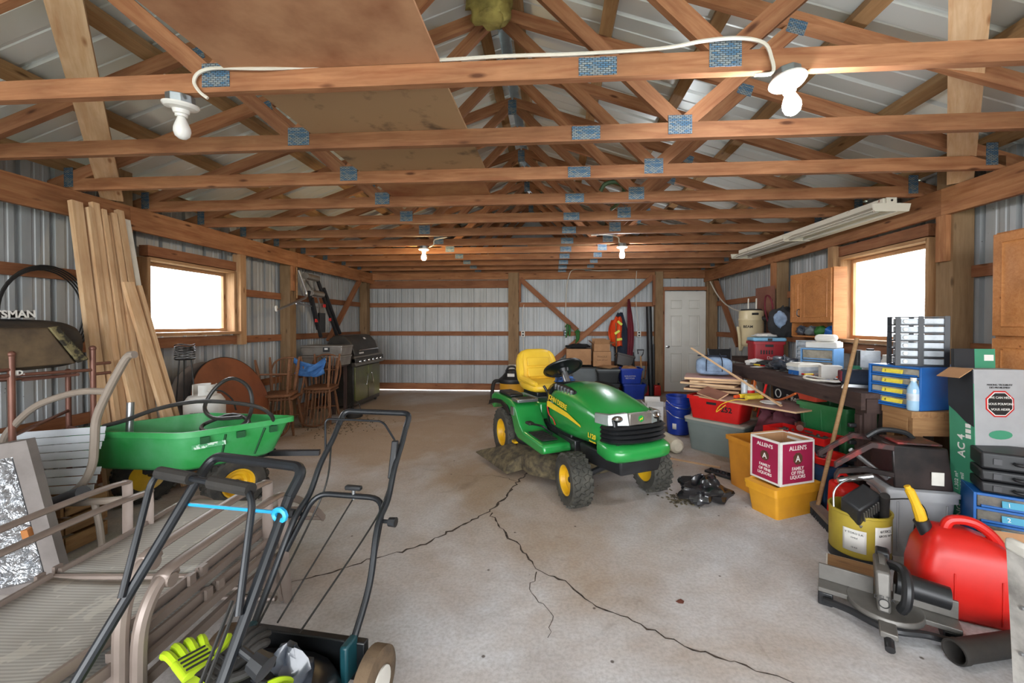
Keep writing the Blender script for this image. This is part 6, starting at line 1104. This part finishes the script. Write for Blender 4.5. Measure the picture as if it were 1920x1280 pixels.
for i, (z, lab) in enumerate(((0, 'blue pail at the bottom of the nested pair beside the white carton'), (.12, 'upper blue pail nested in the other beside the white carton'))):
    t = thing('pail', lab, 'bucket', (1.58, 5.32, z), 0, 'nested blue pails'); m = MB(); k_ = i*.006
    m.lathe([(0, .0+.01), (.128-.0, .01), (.146, .30), (.153, .30), (.153, .315), (.148, .32), (.153, .33), (.153, .36), (.143, .36), (.122, .02), (0, .02)] if i == 0 else [(0, .01), (.118, .01), (.1405, .24), (.153, .245), (.153, .27), (.145, .28), (.145, .33), (.152, .335), (.152, .36), (.14, .36), (.112, .02), (0, .02)], 32); m.build('body', 'recycle_blue', t)
    MB().tube(catmull([(-.15, -.02, .30), (-.08, -.14, .24), (.08, -.14, .22), (.15, -.02, .30)]), .004, 6).build('bail', 'steel', t)
    if not i: curved_label(t, 225, 245, .08, .15, .1405, 'letter_white')
t = carton('bottle_carton', 'white carton printed SPECIAL BLEND beside the blue pails', (1.32, 5.50, 0), (.20, .22, .32), -6, 'carton_white', 3)
for z, s_, sz in ((.245, 'SPECIAL', .042), (.195, 'BLEND', .05), (.14, '6 BOTTLES', .022)): text(s_, sz, 'letter_black', t, face((0, -.115, z), (1, 0, 0)), bold=.001)
o = MB().tube([(1.08, 5.75, .082), (1.10, 5.6, .082), (1.30, 4.56, .082), (1.318, 4.47, .082), (1.325, 4.44, .082)], [.07, .08, .08, .075, .045], 20).build('foam_roll', mat('cream_foam', 'd0c8b4', .7)); tag(o, 'cream white rolled tube lying on the floor behind the tractor wheel', 'roll')
P('bin_bag', '121214', .22, c2='26262a', coat=.5)
m = blob((1.16, 3.27, .095), (.17, .125, .095), 31, .35, 40, 22, .003); tag(m.build('garbage_bag', 'bin_bag', ang=25), 'crumpled black garbage bag on the floor in front of the tractor', 'bag')
m = MB(); r_ = random.Random(6)
for k in range(140): x, y = 1.03+r_.gauss(0, .07), 3.31+r_.gauss(0, .06); m.box((0, 0, 0), (r_.uniform(.008, .03), r_.uniform(.004, .015), .006), Mx.Translation((x, y, .004)) @ Mx.Rotation(r_.uniform(0, 3), 4, 'Z') @ Mx.Rotation(r_.uniform(-.4, .4), 4, 'Y'))
o = m.build('debris', 'grassy'); tag(o, 'scattered dry debris on the floor around the black garbage bag', 'debris', kind='stuff')
t = thing('socket_tray', 'small black tray lying on the floor between the tote and the yellow bin', 'tray', (1.55, 3.86, 0), -50); MB().box((0, 0, .012), (.30, .12, .022)).build('base', 'black_plastic', t, bev=.004)
for k in range(5): MB().lathe([(.018, 0), (.022, 0), (.022, .012), (.018, .012)], 14, c=(-.11+k*.055, 0, .023)).build('ring', 'black_plastic', t)
m = MB(); r_ = random.Random(66)
for k in range(260):
    x, y = r_.choice(((-2.9, 5.75), (-3.0, 5.4), (-2.85, 5.2), (-2.6, 5.5), (-.9, 7.3))); x += r_.gauss(0, .16); y += r_.gauss(0, .2); m.box((0, 0, 0), (r_.uniform(.006, .03), r_.uniform(.003, .012), .004), Mx.Translation((x, y, .003)) @ Mx.Rotation(r_.uniform(0, 3), 4, 'Z'))
tag(m.build('leaf_litter', 'grassy'), 'dry leaf litter scattered on the floor near the chairs and grill', 'litter', kind='stuff')
o = board('lath', (1.02, 4.42, .005), (1.60, 4.06, .005), .035, .008, 'pale', None); tag(o, 'thin pale lath lying on the floor in front of the grey-green tote', 'lath')
o = MB().prism([(-.02, 0), (-.005, .012), (.01, .02), (.022, .004), (.012, -.014), (-.008, -.012)], 0, .002).build('dead_leaf', mat('dead_leaf', '6b3a2c', .8)); o.location = (.63, 2.08, .001); tag(o, 'single dry brown leaf on the concrete near the front', 'leaf')
# ------------------------------------------------------------------ under the workbench
P('region_black', '2f2c30', .5)
tote('storage_tote', 'dark tote under the black recycling box beneath the workbench', (2.54, 4.24, .216), (.5, .36, .15), 'dark_tote', 'dark_tote', -82)
t = tote('recycling_box', 'black recycling box with white print under the workbench', (2.50, 4.24, .402), (.58, .36, .38), 'region_black', None, -82, 'bin'); text('P Region', .075, 'letter_white', t, face((.08, -.178, .25), (1, 0, 0), (0, -.05, 1)), bold=.001)
MB().tube([(-.17+.04*math.cos(a), -.18, .27+.04*math.sin(a)) for a in [2*math.pi*k/18 for k in range(18)]], .006, 6, closed=True).build('recycle_mark', 'letter_white', t)
P('cord_orange', 'c9662a', .5); cable([(2.16, 4.85, 0.79), (2.12, 4.80, 0.67), (2.14, 4.72, 0.55), (2.19, 4.65, 0.60), (2.14, 4.6, 0.74), (2.12, 4.5, 0.79), (2.09, 4.42, 0.71), (2.14, 4.3, 0.65), (2.13, 4.1, 0.65), (2.12, 3.9, 0.71), (2.11, 3.75, 0.77)], .010, 'orange extension cord draped under the workbench front edge', 'cord_orange', 'extension_cord', 'cord'); cable([(2.12, 4.86, 0.78), (2.11, 4.84, 0.55), (2.15, 4.80, 0.46), (2.14, 4.74, 0.65), (2.12, 4.70, 0.78), (2.12, 4.64, 0.55), (2.17, 4.58, 0.46), (2.14, 4.52, 0.77)], .009, 'second orange cord hanging in loops at the far end of the workbench', 'cord_orange', 'extension_cord', 'cord')
o = MB().tube([(2.09, 4.20, .785), (2.07, 4.33, .44)], .010, 10).build('red_rod', 'bin_red'); tag(o, 'thin red rod leaning against the workbench front', 'rod')
P('bin_green', '2c7a45', .45, c2='5a8a5f', sc_=5, amt=.5)
t = tote('green_bin', 'green plastic recycling bin under the near end of the workbench', (2.43, 3.70, .30), (.44, .38, .40), 'bin_green', None, -70, 'bin', ribs=3)
t2 = tote('storage_tote', 'black tote supporting the green recycling bin under the workbench', (2.50, 3.62, .216), (.40, .34, .08), 'dark_tote', None, -70)
t = tote('red_basket', 'small red basket above the green bin under the workbench', (2.30, 3.82, .702), (.20, .14, .08), mat('basket_red', 'd8523c', .5), None, -75, 'basket'); 
t = thing('tool_tray', 'red tool tray full of metal parts in front of the green bin', 'tray', (2.06, 3.57, .437), -62)
for y in (-.12, .12): MB().box((0, y, .03), (.50, .012, .055)).build('side', 'bin_red', t)
for x in (-.245, .245): MB().box((x, 0, .03), (.012, .23, .055)).build('end', 'bin_red', t)
MB().box((0, 0, .006), (.49, .24, .01)).build('floor_plate', 'bin_red', t); m = MB(); r_ = random.Random(2)
for k in range(40): m.box((0, 0, 0), (r_.uniform(.02, .09), .015, .012), Mx.Translation((r_.uniform(-.2, .2), r_.uniform(-.09, .09), .02+r_.uniform(0, .02))) @ Mx.Rotation(r_.uniform(0, 3), 4, 'Z'))
m.build('loose_parts', 'saw_grey', t, kind='stuff')
t = thing('tool_box', 'black tool box under the red tool tray', 'tool box', (2.06, 3.57, 0), -62); MB().box((0, 0, .22), (.46, .22, .43)).build('body', 'dark_tote', t, bev=.015); MB().box((0, 0, .36), (.465, .225, .012)).build('lid_seam', 'grey_tote', t); MB().box((0, -.113, .30), (.08, .01, .05)).build('latch', 'grey_tote', t)
tag(blob((2.10, 3.95, .42), (.20, .13, .17), 41, .3, 22, 12, .217).build('maroon_bag', mat('maroon_cloth', '5a2430', .8, c2='331620'), ang=60), 'maroon cloth bag slumped under the brown laminate panel', 'bag')
t = thing('heat_gun', 'brown and silver angle grinder lying on the board edge under the workbench', 'tool', (2.10, 3.66, .496), 60); MB().cyl((0, 0, .03), (-.16, .0, .03), .026, n=14).build('body', mat('grinder', '6d3b30', .5), t); MB().lathe([(0, 0), (.04, 0), (.04, .03), (.02, .035), (0, .035)], 18, c=(.03, 0, .01)).build('head', 'steel', t)
for k in range(6):
    o = MB().box((0, 0, 0), (.05, .03, .03)).build('socket_piece', 'black_plastic', bev=.008); o.location = (2.115, 3.06+.01*(k % 2), .36+.06*k); tag(o, 'black tool holder in the column on the near workbench leg, number %s from the bottom' % ['one', 'two', 'three', 'four', 'five', 'six'][k], 'tool holder', 'tool holders on the bench leg')
tag(board('leg_strip', (2.149, 3.06, .0), (2.149, 3.06, .74), .05, .015, 'dark', None, up=(1, 0, 0)), 'dark strip on the near workbench leg holding tools', 'strip')
# ------------------------------------------------------------------ on the workbench
P('canister', 'cdbd98', .4, c2='b8a780', amt=.3)
t = thing('central_vacuum', 'cream central vacuum canister mounted above the workbench at the back', 'vacuum', (2.83, 6.12, 1.06)); MB().box((.17, 0, .3), (.06, .12, .3)).build('wall_bracket', 'dark_steel', t); MB().lathe([(0, 0), (.13, 0), (.155, .03), (.16, .06), (.16, .36), (.166, .37), (.166, .39), (.16, .40), (.158, .50), (.15, .51), (0, .51)], 32).build('body', 'canister', t); MB().lathe([(0, .51), (.14, .51), (.13, .53), (0, .53)], 28).build('top_cap', 'black_plastic', t)
for x in (-.05, .06): MB().tube([(x, -.02, .52), (x, -.02, .62), (x+.01, .0, .68)], .010, 8).build('wire', 'white_cable', t)
MB().cyl((-.06, -.15, .46), (.02, -.165, .46), .016, n=10).build('control', 'black_plastic', t); MB().cyl((.1, -.12, .40), (.13, -.2, .38), .03, n=14).build('inlet', 'black_plastic', t); text('BEAM', .05, 'letter_black', t, face((-.10, -.127, .28), (.78, -.62, 0)), bold=.001); MB().tube(catmull([(-.12, -.02, .02), (-.16, -.03, -.05), (-.18, -.05, .1), (-.2, -.04, .28)]), .02, 8).build('pipe', 'canister', t)
o = MB().box((0, 0, 0), (.02, .5, .85)).build('backing_board', 'hardb'); o.location = (3.018, 6.12, 1.48); tag(o, 'brown backing board on the wall behind the cream canister', 'board')
P('crate_red', 'a8242e', .5, c2='841a22')
t = tote('milk_crate', 'dark red milk crate with blue cooler lid on the far workbench', (2.68, 5.42, .901), (.34, .32, .26), 'crate_red', None, -10, 'crate', tap=.96)
for k in range(5): MB().box((-.09+k*.03, -.157, .13), (.014, .01, .05)).build('slot', 'black_plastic', t)
text('Dairy', .05, 'letter_white', t, face((.03, -.156, .06), (1, 0, 0))); MB().box((0, -.158, .21), (.09, .008, .03)).build('hand_hole', 'black_plastic', t)
t = thing('cooler_lid', 'light blue cooler lid lying on the dark red milk crate', 'lid', (2.68, 5.40, 1.163), -10); MB().box((0, 0, .024), (.37, .30, .045)).build('panel', mat('cooler_blue', '7fb6d8', .4), t, bev=.018, seg=3); MB().box((0, -.151, .024), (.05, .01, .03)).build('clasp', 'black_plastic', t)
tag(blob((2.66, 5.38, 1.235), (.13, .10, .025), 51, .3, floor=1.21).build('work_gloves', 'carton_white', ang=60), 'pale crumpled cloth lying on the light blue cooler lid', 'cloth')
t = thing('backpack', 'black backpack with blue flap behind the milk crate', 'bag', (2.86, 5.36, 1.21), -20)
blob((0, 0, .17), (.16, .11, .20), 55, .16, 24, 14, .003).build('body', 'black_cloth', t, ang=70); blob((-.04, -.085, .22), (.07, .05, .10), 56, .15).build('flap', 'duffel', t, ang=70)
m = MB(); m.tube(catmull([(2.92, 5.78, 1.10), (2.90, 5.74, 1.35), (2.91, 5.70, 1.6), (2.90, 5.76, 1.74), (2.90, 5.86, 1.75), (2.91, 5.90, 1.6), (2.9, 5.82, 1.45), (2.89, 5.72, 1.34), (2.90, 5.70, 1.2)]), .011, 8); tag(m.build('jumper_cables', 'maroon'), 'dark red jumper cables hung on the post beside the cream canister', 'cable')
def box_item(nm, lab, cat, loc, dim, rz, mt, bev=.004):
    o = MB().box((0, 0, dim[2]/2), dim).build(nm, mt, bev=bev); o.location = loc; o.rotation_euler = (0, 0, R(rz)); return tag(o, lab, cat)
zt_ = .9005
t = tote('plastic_tub', 'blue and white plastic tub on the workbench centre', (2.36, 4.05, zt_), (.22, .14, .08), 'frost', 'white_paint', 10, 'tub'); MB().box((-.112, 0, .04), (.006, .12, .07)).build('end_label', 'unit_blue', t)
box_item('white_carton', 'small white carton in front of the pale blue drawer unit', 'box', (2.38, 3.72, zt_), (.15, .10, .12), -20, 'carton_white')
t = thing('power_sander', 'red and navy power sander resting on the near end of the workbench', 'power tool', (2.32, 3.28, zt_), -25); MB().box((0, 0, .075), (.26, .13, .11)).build('body', 'navy', t, bev=.03, seg=3); MB().box((-.125, 0, .08), (.02, .11, .08)).build('front_cap', 'maroon', t, bev=.01); MB().box((0, 0, .012), (.22, .12, .022)).build('base', 'steel', t); MB().tube(catmull([(-.1, -.07, .03), (-.13, -.12, .0), (-.12, -.15, -.06), (-.08, -.16, -.12)]), .008, 8).build('cord', 'white_cable', t)
bottle('oil_bottle', 'tall black oil bottle on the workbench below the right window', (2.52, 3.60, zt_), .055, .26, 'black_plastic', 'black_plastic', lbl='carton_green'); bottle('oil_bottle', 'second dark bottle beside the power sander below the right window', (2.50, 3.44, zt_), .05, .28, 'navy', 'black_plastic', lbl='frost')
bottle('glue_bottle', 'white squeeze bottle standing on the windowsill side of the workbench', (2.75, 3.62, zt_), .04, .22, 'white_porcelain', 'white_paint'); box_item('white_jug_box', 'white boxy jug on the workbench under the right window', 'jug', (2.70, 3.42, zt_), (.14, .10, .22), 15, 'white_porcelain', .02)
box_item('picture_frame', 'small blue framed pad leaning on the bottles by the sander', 'pad', (2.40, 3.30, zt_+.142), (.12, .02, .13), -30, 'frost')
box_item('white_case', 'white plastic case on top of the pale blue drawer unit', 'case', (2.64, 4.22, 1.143), (.26, .18, .06), -50, 'white_porcelain', .01); box_item('white_pack', 'white soft pack above the white plastic case by the wall cabinet', 'pack', (2.66, 4.22, 1.2045), (.18, .12, .07), -40, 'white_porcelain', .03)
rr_ = random.Random(77); cols = [('red-handled pliers', 'bin_red'), ('yellow-handled pliers', 'decal_yellow'), ('grey wrench', 'steel'), ('black screwdriver', 'black_plastic'), ('blue marker', 'unit_blue'), ('white paper slip', 'letter_white'), ('dark steel chisel', 'dark_steel'), ('orange-handled knife', 'orange_vest')]
spots = [('at the far end of the workbench', 4.88), ('beside the milk crate end of the workbench', 4.66), ('left of the blue and white tub', 4.36), ('right of the blue and white tub', 3.88), ('near the small white carton', 3.56)]
for i, (pl, y0) in enumerate(spots):
    for j in range(5):
        nm, mt = cols[(i*5+j) % 8] if (i*5+j) % 8 != 5 or True else cols[0]
        x, y = 2.24+rr_.uniform(0, .12)+(.04*j), y0+rr_.uniform(-.09, .09); L = rr_.uniform(.09, .2); a = rr_.uniform(0, math.pi); q = V((math.cos(a), math.sin(a), 0))*L/2; z = zt_+.006+.010*j
        lab = '%s lying %s' % (nm, pl); kind_ = nm.split()[-1]
        if kind_ == 'slip': o = MB().box((0, 0, 0), (L, L*.6, .002)).build('paper_slip', mt); o.location = (x, y, z); o.rotation_euler = (0, 0, a); tag(o, lab, 'paper'); continue
        t = thing(kind_, lab, 'tool', (x, y, z)); MB().tube([-q, q*.05], .008, 8).build('grip', mt, t); MB().tube([q*.0, q*.9, q], [.005, .004, .002], 8).build('shank', 'steel', t)
tag(blob((2.5, 4.85, .925), (.17, .10, .04), 61, .35, 24, 12, .9).build('rag_heap', 'black_cloth', ang=60), 'heap of dark rags on the far end of the workbench', 'rags'); tag(blob((2.42, 4.52, .955), (.12, .13, .07), 62, .4, 26, 14, .9).build('plastic_bag', 'clear_bag', ang=25), 'crumpled grey plastic bag on the workbench beside the organiser', 'bag'); tag(blob((2.36, 5.0, .93), (.10, .03, .035), 63, .4, 18, 10, .9).build('paper_wad', 'carton_white', ang=40), 'crumpled white paper at the far edge of the workbench', 'paper')
cable([(2.3, 3.66, .91), (2.2, 3.72, .93), (2.13, 3.66, .92), (2.16, 3.55, .915), (2.28, 3.50, .915), (2.36, 3.52, .92)], .009, 'white cord looped on the workbench beside the sander', 'white_cable', 'cord', 'cord')
# goods on the wall cabinet's open shelf
for x, y, mt, lab in ((2.95, 4.60, 'unit_blue', 'blue pack on the open shelf of the oak wall cabinet'), (2.95, 4.76, 'ribbon', 'green pack on the open shelf of the oak wall cabinet'), (2.95, 4.94, 'grey_tote', 'grey crumpled pack on the open shelf of the oak wall cabinet'), (2.95, 5.12, 'clear_bag', 'dark plastic pack at the far end of the cabinet shelf')):
    tag(blob((x, y, 1.295), (.055, .08, .055), int(y*100), .25, floor=1.246).build('shelf_pack', mt, ang=60), lab, 'pack')
# folding chair behind the board pile
t = thing('folding_chair', 'black folding chair standing behind the far end of the workbench', 'chair', (2.28, 5.62, 0), 10)
for x in (-.16, .16): MB().tube(fillet([(x, -.2, 0), (x, .08, .55), (x, .16, 1.05)], .05), .012, 8).build('front_tube', 'dark_steel', t); MB().tube([(x*.9, .24, 0), (x*.9, -.05, .5)], .012, 8).build('rear_tube', 'dark_steel', t)
MB().box((0, .145, .93), (.31, .02, .22)).build('backrest', 'black_cloth', t, mw=None, bev=.006); MB().box((0, -.02, .47), (.31, .34, .025)).build('seat', 'black_cloth', t, bev=.008)
